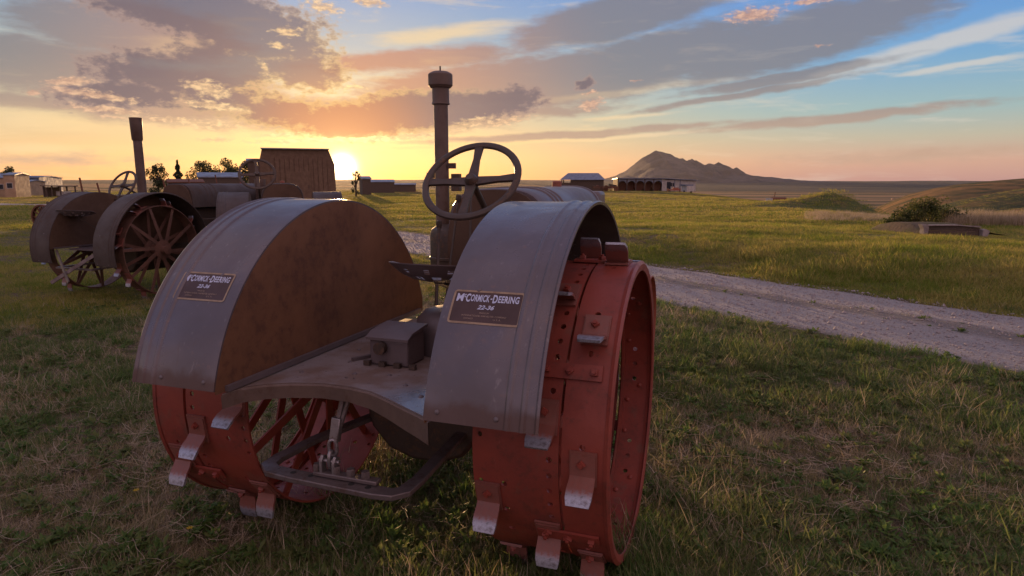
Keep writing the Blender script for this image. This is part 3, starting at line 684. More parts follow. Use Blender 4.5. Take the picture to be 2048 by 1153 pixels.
def pan_seat(root, c, w_=.46, m_='grey', holes=True):
    # pressed steel pan: radial grid, rim raised at the back, two rows of slots
    mb = MB(); n = 48; prof_ = [0, .3, .55, .72, .80, .86, .90, .96, 1.0]; vs = []; fs = []
    def P_(r, a, dz=0):
        x = r*w_/2*math.cos(a)*(1.0); y = -r*.20*math.sin(a)
        back = max(0, math.sin(a)); side_ = 1-.25*back
        z = (r**3.0)*(.085+.02*back-.055*max(0, -math.sin(a)))
        if r > .97: z -= .004
        return (x, y, z+dz)
    idx = {}
    for s, dz in ((0, 0), (1, -.005)):
        for i, r in enumerate(prof_):
            for k in range(n): idx[(s, i, k)] = len(vs); vs.append(P_(r, 2*PI*k/n, dz))
    for i in range(len(prof_)-1):
        for k in range(n):
            k2 = (k+1) % n
            if holes and (i == 2 and k % 4 in (1, 2) or i == 4 and k % 4 in (3,)or i == 5 and k % 4 in (3,)) and i > 0:
                for (p_, q) in (((i, k), (i, k2)), ((i, k2), (i+1, k2)), ((i+1, k2), (i+1, k)), ((i+1, k), (i, k))): fs.append((idx[(0, *p_)], idx[(0, *q)], idx[(1, *q)], idx[(1, *p_)]))
                continue
            for s in (0, 1): fs.append((idx[(s, i, k)], idx[(s, i, k2)], idx[(s, i+1, k2)], idx[(s, i+1, k)]))
    e = len(prof_)-1
    for k in range(n): fs.append((idx[(0, e, k)], idx[(0, e, (k+1) % n)], idx[(1, e, (k+1) % n)], idx[(1, e, k)]))
    mb.add(vs, fs)
    o = mb.build('seat', M[m_], root, c)
    return o

def tractor_body(root, exh=(-.41, 1.12), exh_top=2.36, cap='mush', hx=0.0, hm='grey'):
    # fuel tank hood: a long dome with ribs, firewall at its back
    def arch(hw, top, zb, n=20):
        P_ = [(-hw, zb)]
        for k in range(n+1):
            a = PI-PI*k/n; P_.append((hx+hw*math.copysign(abs(math.cos(a))**.62, math.cos(a)), zb+(top-zb)*abs(math.sin(a))**.55))
        return P_+[(hw, zb)]
    y0, y1 = 1.02, 2.75
    A0 = arch(.33, 1.625, 1.25); n = len(A0); vs = []; ys = [y0, y0+.01, y0+.25, y0+.9, y1-.03, y1]
    sc_ = [.985, 1, 1, 1, 1, .985]
    for y, k in zip(ys, sc_):
        for (x, z) in A0: vs.append((x*k, y, 1.25+(z-1.25)*k))
    fs = [(i*n+k, i*n+(k+1) % n, (i+1)*n+(k+1) % n, (i+1)*n+k) for i in range(len(ys)-1) for k in range(n)]+[tuple(range(n)), tuple((len(ys)-1)*n+k for k in range(n))[::-1]]
    hd = MB().add(vs, fs).build('hood', M[hm], root)
    for yy in (y0+.33, y0+.42, y0+.52, y1-.08):
        vs = []
        for dy, k in ((-.018, 1.002), (-.012, 1.022), (.012, 1.022), (.018, 1.002)):
            for (x, z) in A0: vs.append((x*k, yy+dy, 1.25+(z-1.25)*k))
        MB().add(vs, [(i*n+k, i*n+(k+1) % n, (i+1)*n+(k+1) % n, (i+1)*n+k) for i in range(3) for k in range(n-1)]).build('hood_rib', M[hm], hd)
    MB().prism([(x*.99, 1.25+(z-1.25)*.99) for x, z in arch(.33, 1.62, 1.0)], y0-.03, y0-.002, 'Y').build('firewall', M['duskpanel'], root)
    MB().lathe([(.0001, .05), (.03, .05), (.04, .04), (.04, 0)], 14, c=(0, 2.45, 1.62)).build('filler_cap', M['redold'], root)
    eb = MB(); eb.box((0, 1.75, .98), (.42, 1.5, .50)); eb.box((0, 1.75, .66), (.36, 1.7, .34), taper=1.0); eb.box((.24, 1.6, .95), (.10, .9, .22)); eb.box((-.25, 1.75, .9), (.12, .6, .3))
    eb.build('engine', M['dark'], root, bevel=.015)
    rd = MB().box((0, 2.93, 1.15), (.58, .26, .86)).build('radiator', M[hm], root, bevel=.03)
    MB().box((0, 3.08, 1.12), (.48, .03, .68)).build('radiator_grille', M['dark'], rd)
    # rear housing and belly
    hb = MB()
    hb.prism([(-.30, .84), (-.31, .62), (-.27, .46), (-.18, .36), (-.05, .315), (.10, .315), (.22, .36), (.30, .46), (.33, .62), (.32, .84)], -.06, 1.0, 'Y')
    hb.build('transmission_housing', M['dark'], root, bevel=.02)
    ax = MB(); ax.lathe([(.13, -.50), (.13, -.36), (.18, -.32), (.18, .33), (.13, .37), (.13, .50)], 20, 'X', c=(0, .12, AZ)); ax.build('axle_housing', M['dark'], root)
    # front axle
    fx = MB().strip([(-.55, 2.85, .42), (0, 2.85, .52), (.55, 2.85, .42)], .08, .09).build('front_axle', M['dark'], root)
    for S in (-1, 1):
        fw = MB().lathe([(.42, -.09), (.43, -.09), (.43, .09), (.42, .09), (.418, .012), (.418, -.012)], 48, 'X').build('front_wheel', M['redold'], root, (S*.66, 2.85, .43))
        MB().lathe([(.431, -.02), (.455, -.012), (.455, .012), (.431, .02)], 48, 'X').build('guide_ring', M['redold'], fw)
        MB().lathe([(.0001, -.10), (.05, -.10), (.07, 0), (.05, .10), (.0001, .10)], 14, 'X').build('hub', M['redold'], fw)
        sm = MB().strip([(0, 0, .05), (0, 0, .415)], .04, .008, up=(1, 0, 0)).mesh('spoke', M['redold'])
        for k in range(10): o = link('spoke', sm, fw); o.rotation_euler = (R(36*k), 0, 0)
    # exhaust stack / air intake with canister
    ex, ey = exh
    if cap == 'mush':
        pipe = MB().lathe([(.045, 1.36), (.045, exh_top-.13), (.0001, exh_top-.13)], 20, c=(ex, ey, 0)).build('intake_pipe', M['stack'], root)
        MB().lathe([(.046, exh_top-.215), (.058, exh_top-.21), (.054, exh_top-.195), (.054, exh_top-.10), (.030, exh_top-.10)], 20, c=(ex, ey, 0)).build('collar', M['stack'], pipe)
        MB().lathe([(.0001, exh_top-.008), (.05, exh_top-.012), (.070, exh_top-.022), (.077, exh_top-.030), (.077, exh_top-.095), (.064, exh_top-.110), (.03, exh_top-.118)], 28, c=(ex, ey, 0)).build('cap', M['stack'], pipe)
        MB().tube([(ex, ey, exh_top-.02), (ex, ey, exh_top+.022)], .005, 6).build('finial', M['stack'], pipe)
        cn_ = MB().lathe([(.0001, 1.06), (.10, 1.07), (.13, 1.11), (.135, 1.14), (.135, 1.33), (.125, 1.36), (.09, 1.385), (.052, 1.395)], 24, c=(ex+.055, ey, 0)).build('air_cleaner', M['dark'], root)
        MB().lathe([(.136, 1.16), (.142, 1.165), (.142, 1.18), (.136, 1.185)], 24, c=(ex+.055, ey, 0)).build('clamp_band', M['dark'], cn_)
        for sx in (-1, 1): MB().box((ex+sx*.075, ey-.01, 1.735+.03*sx), (.05, .02, .035)).build('bracket', M['dark'], pipe)
        MB().box((ex+.10, ey, 1.66), (.06, .03, .11)).build('bracket', M['dark'], pipe)
    else:
        pipe = MB().lathe([(.068, 1.30), (.066, exh_top-.30), (.0001, exh_top-.30)], 20, c=(ex, ey, 0)).build('exhaust_stack', M['stack'], root)
        MB().lathe([(.067, exh_top-.36), (.082, exh_top-.34), (.092, exh_top-.03), (.094, exh_top), (.086, exh_top), (.078, exh_top-.04)], 20, c=(ex, ey, 0)).build('cap', M['stack'], pipe)
    return root
def platform(root, m_='grey'):
    edge = [(-.437, -.845), (-.42, -.76), (-.36, -.695), (-.27, -.645), (-.15, -.61), (-.02, -.612), (.09, -.638), (.20, -.695), (.30, -.755), (.38, -.80), (.437, -.835)]
    poly = edge+[(.437, .62), (-.437, .62)]
    pl_ = MB().prism(poly, .852, .860, 'Z').build('platform', M['plat'], root, smooth=20)
    vs = []
    for (x, y) in edge:
        dd = .052+.03*max(0, (x+.05))*2
        vs += [(x, y, .862), (x, y+.007, .8625), (x, y-.006, .853), (x, y-.004, .853-dd), (x, y+.004, .853-dd)]
    n = 5; fs = [(i*n+k, i*n+(k+1) % n, (i+1)*n+(k+1) % n, (i+1)*n+k) for i in range(len(edge)-1) for k in range(n)]
    MB().add(vs, fs).build('edge_flange', M['stack'], pl_)
    for (x, y) in ((-.33, -.5), (-.1, -.45), (.05, -.42), (-.22, -.30), (.30, -.62), (.18, -.52), (-.30, -.1), (.405, -.79)):
        o = link('bolt_head', RIVG, pl_); o.location = (x, y, .860); o.scale = (1.2, 1.2, 1.2)
    MB().strip([(-.22, -.28, .868), (-.05, .03, .868)], .02, .014).build('seam_bar', M['grey'], pl_)
    return pl_
m, t, b = mat('worn_platform_plate'); co = t.new('ShaderNodeTexCoord').outputs['Object']
n1 = t.noise(co, 5, 6, .65); n2 = t.noise(co, 45, 4, .7)
s_ = t.new('ShaderNodeSeparateXYZ'); t.l.new(co, s_.inputs[0])
sheen = t.mapr(t.math('ADD', t.vmath('DISTANCE', co, (.36, -.66, .86)), t.math('MULTIPLY', t.math('SUBTRACT', n1, .5), .25)), .08, .30, 1, 0)  # pale glossy patch: sky reflection on the plate painted into its colour
colr = t.mix(t.mapr(n1, .35, .65), (.26, .225, .22), (.19, .13, .10)); colr = t.mix(t.math('MULTIPLY', sheen, .7), colr, (.42, .42, .45)); colr = t.mix(t.mapr(n2, .64, .70), colr, (.07, .045, .04))
t.put(b.inputs['Base Color'], colr); t.put(b.inputs['Roughness'], t.math('SUBTRACT', .55, t.math('MULTIPLY', sheen, .33))); t.put(b.inputs['Metallic'], t.math('MULTIPLY', sheen, .65))
bp = t.new('ShaderNodeBump'); bp.inputs['Strength'].default_value = .25; bp.inputs['Distance'].default_value = .01; t.put(bp.inputs['Height'], n1); t.l.new(bp.outputs[0], b.inputs['Normal'])
M['plat'] = m

# ---- the near tractor
T1 = empty('tractor', (-.4283, 3.0344, 0), -.3308, label='big near antique tractor with lettered grey fenders and red steel lug wheels', cat='tractor', group='antique tractors parked in a row')
rear_wheel(T1, 1, -17, True)
rear_wheel(T1, -1, 6, True)
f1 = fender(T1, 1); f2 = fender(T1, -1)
decal(f1, 1, .602, .677); decal(f2, -1, .624, .689)
platform(T1); tractor_body(T1)
# rear bulge housing and lever box on the platform
hs = MB(); hs.lathe([(.0001, 1.072), (.07, 1.070), (.13, 1.055), (.165, 1.02), (.18, .96), (.182, .862)], 32, c=(.12, .07, 0)); hs.build('gear_cover', M['grey'], T1)
lb = MB(); lb.prism([(-.30, .862), (-.30, .975), (-.27, .995), (-.14, 1.008), (-.14, .862)], -.115, .075, 'X'); lb.build('lever_box', M['grey'], T1, bevel=.008)
lb = MB(); lb.prism([(-.315, .978), (-.315, .990), (-.27, 1.010), (-.12, 1.024), (-.12, 1.012), (-.27, .998)], -.125, .085, 'X'); lb.build('box_lid', M['grey'], T1)
for k in range(4): MB().box((-.12+.075*k, -.315, .872), (.03, .02, .022)).build('hinge_lug', M['dark'], T1)
MB().lathe([(.0001, .0), (.028, 0), (.028, .03), (.012, .04), (.0001, .04)], 12, 'Y', c=(-.05, -.335, .945)).build('knob', M['dark'], T1)
st = pan_seat(T1, (.085, .02, 1.205), .50)
MB().strip([(.10, -.02, 1.20), (.10, .14, 1.15), (.10, .26, 1.03), (.10, .30, .90)], .055, .012, up=(0, 1, 1)).build('seat_spring', M['dark'], T1)
sw = steering_wheel(T1, (.05, .50, 1.675), .258, R(47))
MB().tube([(.05, .52, 1.66), (.05, 1.02, 1.26)], .018, 10).build('steering_column', M['dark'], T1)
MB().box((.05, .98, 1.30), (.16, .12, .22), rx=R(40)).build('column_bracket', M['dark'], T1, bevel=.01)
for (x, y, x2, y2, z2, rr_) in ((-.14, .42, -.20, .62, 1.42, .010), (-.02, .62, -.10, .86, 1.60, .007), (-.22, .70, -.20, .90, 1.56, .007)):
    lv = MB().tube([(x, y, .86), (x2, y2, z2)], rr_, 8).build('lever', M['dark'], T1)
    MB().lathe([(.0001, .03), (.015, .025), (.018, 0), (.012, -.02)], 10, c=(x2, y2, z2)).build('knob', M['dark'], lv)
# drawbar
db = MB(); db.strip([(-.20, .25, .50), (-.43, -.30, .462), (-.475, -.50, .45), (-.47, -.575, .448), (-.42, -.615, .447), (-.30, -.625, .446), (.10, -.640, .446), (.17, -.635, .446), (.205, -.60, .447), (.215, -.50, .45), (.215, .25, .50)], [.055, .055, .058, .066, .072, .075, .075, .07, .066, .055, .055], .024)
dbo = db.build('drawbar', M['darkbar'], T1, bevel=.004)
for (x, y) in ((-.40, -.60), (-.31, -.618), (-.22, -.62), (-.02, -.63), (.06, -.634)):
    MB().lathe([(.0001, .0128), (.013, .0128), (.015, .0105)], 12, c=(x, y, .446)).build('hitch_hole_disc', M['black'], dbo)  # flat black discs painted for the dark inside open holes
MB().box((-.06, -.60, .470), (.30, .045, .018)).build('hitch_plate', M['darkbar'], dbo, bevel=.004)
for x in (-.20, -.11, -.04, .03): MB().lathe([(.0001, .03), (.017, .03), (.019, .024), (.019, 0)], 6, c=(x, -.60, .478)).build('bolt_head', M['darkbar'], dbo)
lk = MB(); lk.tube([(-.10, -.50, .86), (-.13, -.55, .66)], .014, 8); lk.tube([(-.065, -.50, .86), (-.115, -.55, .66)], .010, 8); lk.build('hanger_rod', M['darkbar'], T1)
tb_ = MB().strip([(-.125, -.55, .70), (-.135, -.565, .60)], .042, .03, up=(0, 1, 0)).build('turnbuckle', M['steel'], T1, bevel=.004)
def chain_link(c, r1, r2, rot, parent):
    P_ = []
    for k in range(17):
        a = 2*PI*k/16; P_.append((r1*math.cos(a)*.62, 0, r1*math.sin(a)+(r1*.35 if math.sin(a) > 0 else -r1*.35)))
    return MB().tube(P_, r2, 8, cap=False).build('chain_link', M['steel'], parent, c, rot)
chain_link((-.138, -.575, .575), .026, .008, (0, 0, .3), T1); chain_link((-.142, -.585, .525), .028, .009, (0, 0, 1.7), T1)
for x in (-.175, -.115): MB().strip([(x, -.60, .47), (x, -.60, .52), (x+.004, -.59, .545)], .034, .014, up=(1, 0, 0)).build('clevis', M['steel'], dbo, bevel=.003)
MB().tube([(-.19, -.595, .525), (-.095, -.595, .525)], .009, 8).build('clevis_pin', M['steel'], dbo)

# ---- the two tractors further back in the row
def back_tractor(loc, rz, label, exh, exht, cap, wm, swc=(.03, .50, 1.60), lugoff=0, fr=.80, a0=-.22):
    T = empty('tractor', loc, rz, label=label, cat='tractor', group='antique tractors parked in a row')
    rear_wheel(T, 1, -17, False, main=(.60, .80), detail=False, wm=wm, lugoff=lugoff); rear_wheel(T, -1, 6, False, main=(.60, .80), detail=False, wm=wm, lugoff=lugoff)
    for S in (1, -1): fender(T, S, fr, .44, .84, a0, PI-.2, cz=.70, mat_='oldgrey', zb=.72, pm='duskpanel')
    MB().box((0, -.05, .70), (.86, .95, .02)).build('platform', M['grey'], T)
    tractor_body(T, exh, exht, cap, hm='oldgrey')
    pan_seat(T, (-.32, -.45, 1.17), .62, holes=True)
    MB().strip([(-.32, -.45, 1.17), (-.2, -.2, .95), (-.1, 0, .72)], .06, .014).build('seat_spring', M['dark'], T)
    steering_wheel(T, swc, .25, R(58)); MB().tube([swc, (swc[0], 1.02, 1.25)], .018, 8).build('steering_column', M['dark'], T)
    d2 = MB().strip([(-.30, .2, .48), (-.38, -.75, .46), (.30, -.75, .46), (.30, .2, .48)], .06, .025).build('drawbar', M['darkbar'], T)
    MB().strip([(-.42, -.72, .70), (.10, -.95, .30)], .05, .014, up=(0, 1, 0)).build('brace', M['darkbar'], T)
    MB().strip([(.42, -.72, .70), (-.25, -.95, .28)], .05, .014, up=(0, 1, 0)).build('brace', M['darkbar'], T)
    return T
back_tractor((-5.8, 9.6, H(-5.8, 9.6)), -.37, 'distant grey tractor with a tall flared stack, leftmost of the parked row', (-.5, .8), 2.66, 'flare', 'wheelold', swc=(-.42, .40, 1.60))
back_tractor((-3.40, 9.6, H(-3.40, 9.6)), .33, 'far tractor almost hidden behind the lettered left fender, only its steering wheel showing', (-.36, 1.9), 1.70, 'flare', 'wheelold', swc=(-.33, .3, 1.77), lugoff=20)

# ------------------------------------------------------------------ buildings
def wall_box(name, m_, parent, x0, x1, y0, y1, z0, z1): return MB().box(((x0+x1)/2, (y0+y1)/2, (z0+z1)/2), (x1-x0, y1-y0, z1-z0)).build(name, M[m_], parent)
def gable(parent, w_, d, hw, hr, m_wall, m_roof, over=.3, roofname='roof', axis='X'):
    # ridge runs along local x; w_ along x, d along y
    P_ = [(-d/2, 0), (d/2, 0), (d/2, hw), (0, hr), (-d/2, hw)]
    wl = MB().prism(P_, -w_/2, w_/2, 'X').build('wall', M[m_wall], parent)
    k = (hr-hw)/(d/2)
    rf = MB()
    for s in (-1, 1):
        y1 = s*(d/2+over); z1 = hw-k*over; rf.prism([(0, hr+.02), (y1, z1+.02), (y1, z1+.14), (0, hr+.16)], -w_/2-over, w_/2+over, 'X')
    r = rf.build(roofname, M[m_roof], parent)
    return wl, r
# open pole barn on the crest, nearer the butte
u0, u1, Yb = 1126, 1206, 160.0
xb = at(1166, Yb); zb = H(xb, Yb)
B = empty('pole_barn', (xb, Yb, zb), -.15, label='dark open ended wooden barn with pale tin roof standing left of the butte', cat='barn')
def rise(v, Y, z0): return CAMH+(HORV-v)/FPX*Y*1.0-z0
hb_, hr_ = rise(359, Yb, zb), rise(347, Yb, zb); W_ = 80/FPX*Yb
for k in range(12):
    x = -W_/2+W_*.22+k*(W_*.78/12)+W_*.032
    MB().box((x, -3.0, hb_/2), (W_*.78/12-.06, .08, hb_)).build('plank', M['wood'], B)
MB().box((-W_/2+W_*.11, -3, hb_*.36), (W_*.22, .08, hb_*.70)).build('wall', M['wood'], B); MB().box((-W_/2+W_*.11, 3, hb_*.36), (W_*.22, .08, hb_*.66)).build('wall', M['wood'], B)
MB().box((W_/2, 0, hb_/2), (.1, 6, hb_)).build('wall', M['wood'], B); MB().box((W_*.11, 3, hb_/2), (W_*.78, .08, hb_)).build('wall', M['wood'], B)
for x in (-W_/2, -W_/2+W_*.22):
    for y in (-3, 3): MB().box((x, y, hb_/2), (.22, .22, hb_)).build('post', M['wood'], B)
q = W_*.13; rf = MB()
rf.add([(-W_/2-.5, -3.6, hb_-.15), (W_/2+.5, -3.6, hb_-.15), (W_/2-q, 0, hr_), (-W_/2+q, 0, hr_), (-W_/2-.5, 3.6, hb_-.15), (W_/2+.5, 3.6, hb_-.15)], [(0, 1, 2, 3), (5, 4, 3, 2), (4, 0, 3), (1, 5, 2), (4, 5, 1, 0)])
rf.build('roof', M['tin'], B)
# long arcaded machine shed
Ys = 172.0; xs0, xs1 = at(1231, Ys), at(1318, Ys); zs = H((xs0+xs1)/2, Ys)
B = empty('machine_shed', ((xs0+xs1)/2, Ys, zs), 0, label='long low shed with five dark arched bays and a pale end room below the butte', cat='shed')
Ws = xs1-xs0; he = rise(359, Ys, zs)
nb = 5; bw = Ws/nb
for k in range(nb+1): MB().box((-Ws/2+k*bw, -4, he/2), (.28, .28, he)).build('post', M['white'] if k == nb else M['wood'], B)
for k in range(nb):
    x0 = -Ws/2+k*bw+.14; x1 = x0+bw-.28; r = (x1-x0)/2; mb = MB(); n = 12; pts = [(x0, he*.99)]
    arc = [((x0+x1)/2-r*math.cos(PI*i/n), he*.55+min(r*.95, he*.36)*math.sin(PI*i/n)) for i in range(n+1)]
    mb.prism([(x0, he*.99)]+arc+[(x1, he*.99)], -4.05, -3.95, 'Y').build('arch_board', M['tin'], B)
MB().box((0, 4, he/2), (Ws, .12, he)).build('wall', M['wood'], B); MB().box((-Ws/2, 0, he/2), (.12, 8, he)).build('wall', M['wood'], B)
for k in range(nb): MB().lathe([(.0001, -1.2), (1.3, -1.2), (1.3, 1.2), (.0001, 1.2)], 16, 'Y', c=(-Ws/2+(k+.5)*bw, -1+.5*(k % 2), 1.3)).build('stored_bale', M['rust'], B)
MB().box((0, -.2, he+.12), (Ws+.6, 9, .2), rx=R(-1.5)).build('roof', M['tin'], B)
wE = at(1384, Ys)-xs1
e = wall_box('end_room', 'white', B, Ws/2+.2, Ws/2+wE, -3.6, 4, 0, he*.93)
wn = MB().box((Ws/2+wE*.30, -3.64, he*.55), (.9, .06, .9)).build('window', M['glass'], e); MB().box((Ws/2+wE*.30, -3.66, he*.55), (.08, .05, .9)).build('mullion', M['white'], wn)
MB().box((Ws/2+1.7, -3.64, he*.40), (1.0, .06, he*.75)).build('door', M['glass'], e); MB().box((Ws/2+3.2, -3.7, he*.5), (.2, .12, he)).build('post', M['tin'], e); MB().box((Ws/2+4.6, -3.7, he*.5), (.2, .12, he)).build('corner_trim', M['tin'], e)
MB().box((Ws/2+wE/2, 0, he*.97), (wE+.8, 8.6, .18), ry=R(3.2), rx=R(-1)).build('roof', M['tin'], e)
x = at(1376, 160); bx = empty('box_trailer', (x, 160, H(x, 160)), .2, label='small bright white box trailer at the right end of the long shed', cat='trailer')
MB().box((0, 0, 1.0), (1.9, 2.8, 1.3)).build('body', M['white'], bx); MB().box((-.2, .3, 1.85), (2.1, 3, .4)).build('roof', M['tin'], bx)
for s in (-1, 1): MB().lathe([(.0001, -.1), (.33, -.1), (.33, .1), (.0001, .1)], 16, 'X', c=(s*.9, 0, .33)).build('wheel', M['black'], bx)
x = at(1348, 140); o = empty('scrap_heap', (x, 140, H(x, 140)), 0, label='low rusty red implement in grass below the white end room', cat='implement')
MB().box((0, 0, .45), (2.4, 1.4, .3), rz=.3).build('frame', M['redold'], o); MB().box((.3, 0, .75), (1.2, 1, .4), rz=.1).build('hopper', M['redold'], o)
for s in (-1, 1): MB().lathe([(.35, -.05), (.42, -.05), (.42, .05), (.35, .05)], 18, 'X', c=(s*1.3, 0, .42)).build('wheel', M['rust'], o)
# junk line between barn and shed
for (u, Y, lab) in ((1196, 150, 'old hay rake with curved tines standing right of the dark barn'), (1214, 156, 'rusty spoked implement between barn and arched shed')):
    x = at(u, Y); o = empty('hay_rake', (x, Y, H(x, Y)), .3, label=lab, cat='implement')
    for s in (-1, 1): MB().lathe([(.62, -.04), (.68, -.04), (.68, .04), (.62, .04)], 24, 'X', c=(s*1.1, 0, .68)).build('wheel', M['rust'], o)
    MB().strip([(-1.2, 0, .9), (1.2, 0, .9)], .12, .12).build('beam', M['rust'], o)
    for k in range(8): MB().tube([(-.9+.26*k, 0, .9), (-.9+.26*k, -.5, 1.25), (-.9+.26*k, -.9, .8), (-.9+.26*k, -.7, .2)], .035, 5).build('tine', M['rust'], o)
    MB().box((.2, .8, 1.35), (.6, .4, .15), rx=.3).build('seat', M['rust'], o)
x = at(1222, 158); o = empty('implement_wagon', (x, 158, H(x, 158)), 0, label='dark low wagon loaded with scrap beside the arched shed', cat='wagon')
MB().box((0, 0, .9), (3.6, 1.8, .5)).build('bed', M['rust'], o); MB().box((.4, 0, 1.35), (1.8, 1.3, .5), ry=.15).build('load', M['dark'], o)
for sx in (-1, 1):
    for sy in (-1, 1): MB().lathe([(.0001, -.07), (.42, -.07), (.42, .07), (.0001, .07)], 16, 'Y', c=(sx*1.2, sy*.95, .42)).build('wheel', M['rust'], o)
# boiler tank down the slope
Y = 58; x = at(1557, Y); z = H(x, Y)
z = max(z, CAMH+(HORV-413)/FPX*Y-.15)
o = empty('old_boiler', (x, Y, H(x, Y)), .25, label='rust brown cylindrical boiler lying in the grass left of the mound', cat='boiler')
zz = max(.35, CAMH+(HORV-406)/FPX*Y-H(x, Y))
MB().lathe([(.0001, -.75), (.26, -.75), (.30, -.68), (.30, .68), (.26, .75), (.0001, .75)], 20, 'X', c=(.1, 0, zz)).build('tank', M['rust'], o)
MB().box((-.85, 0, zz), (.35, .5, .4), rz=.1).build('firebox', M['white'], o); MB().tube([(-.35, 0, zz+.25), (-.28, 0, zz+.75)], .035, 8).build('pipe', M['rust'], o)
for s in (-1, 1): MB().box((s*.5, 0, (zz-.28)/2), (.14, .5, max(.1, zz-.26))).build('leg', M['rust'], o)
# timber lined trough / dugout
def gpt(u, v, z=0):
    d = ray(u, v); t_ = (z-CAMH)/d[2]; return d[0]*t_, d[1]*t_
x0, y0 = gpt(1850, 479); x1, y1 = gpt(1968, 478)
cx_, cy_ = (x0+x1)/2, (y0+y1)/2; L_ = math.hypot(x1-x0, y1-y0); rz_ = math.atan2(y1-y0, x1-x0)
o = empty('dugout_wall', (cx_, cy_, H(cx_, cy_)), rz_, label='low dark timber retaining box with pale end posts sunk in the grass by the bush', cat='retaining wall')
for k in range(4): MB().box((0, .10+.012*k, .055+.075*k), (L_*.92, .06, .068), rz=.004*k).build('timber', M['wood'], o)
MB().prism([(-L_/2-.10, 0), (-L_/2+.02, 0), (-L_/2+.05, .26), (-L_/2+.02, .36), (-L_/2-.18, .37), (-L_/2-.10, .24)], -.05, .12, 'Y').build('post', M['concrete'], o)
MB().prism([(L_/2-.10, 0), (L_/2+.06, 0), (L_/2+.12, .16), (L_/2-.02, .22), (L_/2-.10, .2)], -.05, .12, 'Y').build('post', M['concrete'], o)
MB().strip([(-L_/2, .06, .335), (L_*.05, .10, .33), (L_/2-.1, .10, .27)], .16, .03).build('coping', M['concrete'], o)
# bank of earth behind the retaining box
bk = MB(); vs = []; fs = []
for i in range(21):
    for j in range(9):
        u_ = -L_*.62+L_*1.6*i/20; w2 = .16+2.3*j/8; hz = (.35-.03*max(0, u_))*math.sin(PI*min(1, (j+1.2)/9.5))**.5 if 0 < i < 20 else 0
        vs.append((u_, w2, hz*min(1, (20-i)/7)*min(1, i/2)+.02*mnoise.noise((u_*3, w2*3, 0))))
fs = [(i*9+j, (i+1)*9+j, (i+1)*9+j+1, i*9+j+1) for i in range(20) for j in range(8)]
bank = MB().add(vs, fs).build('earth_bank', m_g := bpy.data.materials['prairie_ground'], None, (cx_, cy_, H(cx_, cy_)), (0, 0, rz_), smooth=60); tag(bank, kind='structure')

# ---- left side farmstead
def house(u0, u1, vt, vw, Y, rz, mw, mr, label, name='farm_building', cat='building', d=6, extras=None):
    x = at((u0+u1)/2, Y); z = H(x, Y); o = empty(name, (x, Y, z), rz+math.atan2(-x, Y), label=label, cat=cat)
    w_ = (u1-u0)/FPX*Y; hw, hr = rise(vw, Y, z), rise(vt, Y, z)
    gable(o, w_, d, hw, hr, mw, mr, .15)
    n = max(1, int(w_/2.2)) if mw != 'wood' else 0
    for k in range(n):
        xx = -w_/2+(k+.5)*w_/n; f = MB().box((xx, -d/2-.03, hw*.55), (.75, .06, .8)).build('window', M['white'], o); MB().box((xx, -d/2-.05, hw*.55), (.6, .06, .65)).build('pane', M['glass'], f)
    if extras: extras(o, w_, d, hw, hr)
    return o
house(-60, 30, 350, 357, 96, -.35, 'tan', 'tin', 'pale building with sunlit end at the extreme left edge', d=7)
house(26, 44, 348, 352, 92, -.35, 'tan', 'tin', 'tall narrow tan building catching sunlight on its right face', d=5)
house(46, 72, 362, 365, 108, -.5, 'tan', 'tin', 'small sunlit yellow building with low roof at left', d=5)
house(66, 100, 354, 357, 118, -.3, 'blue', 'blue', 'long blue grey shed standing behind the small sunlit building', d=12, name='blue_shed', cat='shed')
x = at(118, 92); o = empty('open_shelter', (x, 92, H(x, 92)), -.2, label='dark open sided shelter right of the blue shed', cat='shelter')
for sx in (-1, 0, 1):
    for sy in (-1, 1): MB().box((sx*1.4, sy*1.2, .75), (.14, .14, 1.5)).build('post', M['wood'], o)
MB().box((0, 0, 1.56), (3.3, 3, .14), ry=.02).build('roof', M['wood'], o); MB().box((-1.2, 0, .7), (.5, 2.2, 1.4)).build('wall', M['wood'], o); MB().box((.2, .4, .5), (1.3, 1.2, .6)).build('bench', M['white'], o)
# barn in front of the sun, roofs beside it
x = at(598, 66); Yc = 66; z = H(x, Yc); o = empty('big_barn', (x, Yc, z), math.atan2(-x, Yc), label='large steep shouldered barn silhouetted just left of the setting sun', cat='barn')
w_ = 127/FPX*Yc; ht = rise(305, Yc, z); he_ = rise(326, Yc, z)
wl = MB().prism([(-w_/2, 0), (w_/2+.16, 0), (w_/2+.10, he_-.3), (w_/2-.42, ht), (-w_/2+.12, ht), (-w_/2-.15, he_)], -4, 4, 'Y').build('wall', M['barnwood'], o)
for k in range(14): MB().box((-w_/2+.35+(w_-.5)*k/14+.2, -4.03, ht*.42), ((w_-.5)/14-.05, .05, ht*.82)).build('plank', M['barnwood'], o)
MB().prism([(-w_/2+.05, ht), (w_/2-.38, ht), (w_/2-.30, ht+.10), (-w_/2, ht+.10)], -4.3, 4.3, 'Y').build('roof', M['tin'], o)
dr = MB().box((0, -4.08, ht*.3), (2.2, .06, ht*.58)).build('door', M['barnwood'], o); MB().box((.9, -4.13, ht*.3), (.06, .05, .3)).build('handle', M['wood'], dr)
house(500, 536, 322, 326, 74, 0, 'wood', 'tin', 'smaller grey lean-to building showing through the far steering wheel', d=4)
house(402, 478, 348, 356, 88, .05, 'wood', 'tin', 'long low building with grey roof below the dark trees', d=6, name='low_barn', cat='barn')
house(340, 400, 361, 366, 80, .05, 'wood', 'rust', 'low dark shed between the flared stack and the grey roofed barn', d=5, name='low_shed', cat='shed')
house(722, 738, 355, 359, 105, .1, 'wood', 'tin', 'small dark shed right below the setting sun', d=5, name='small_shed', cat='shed')
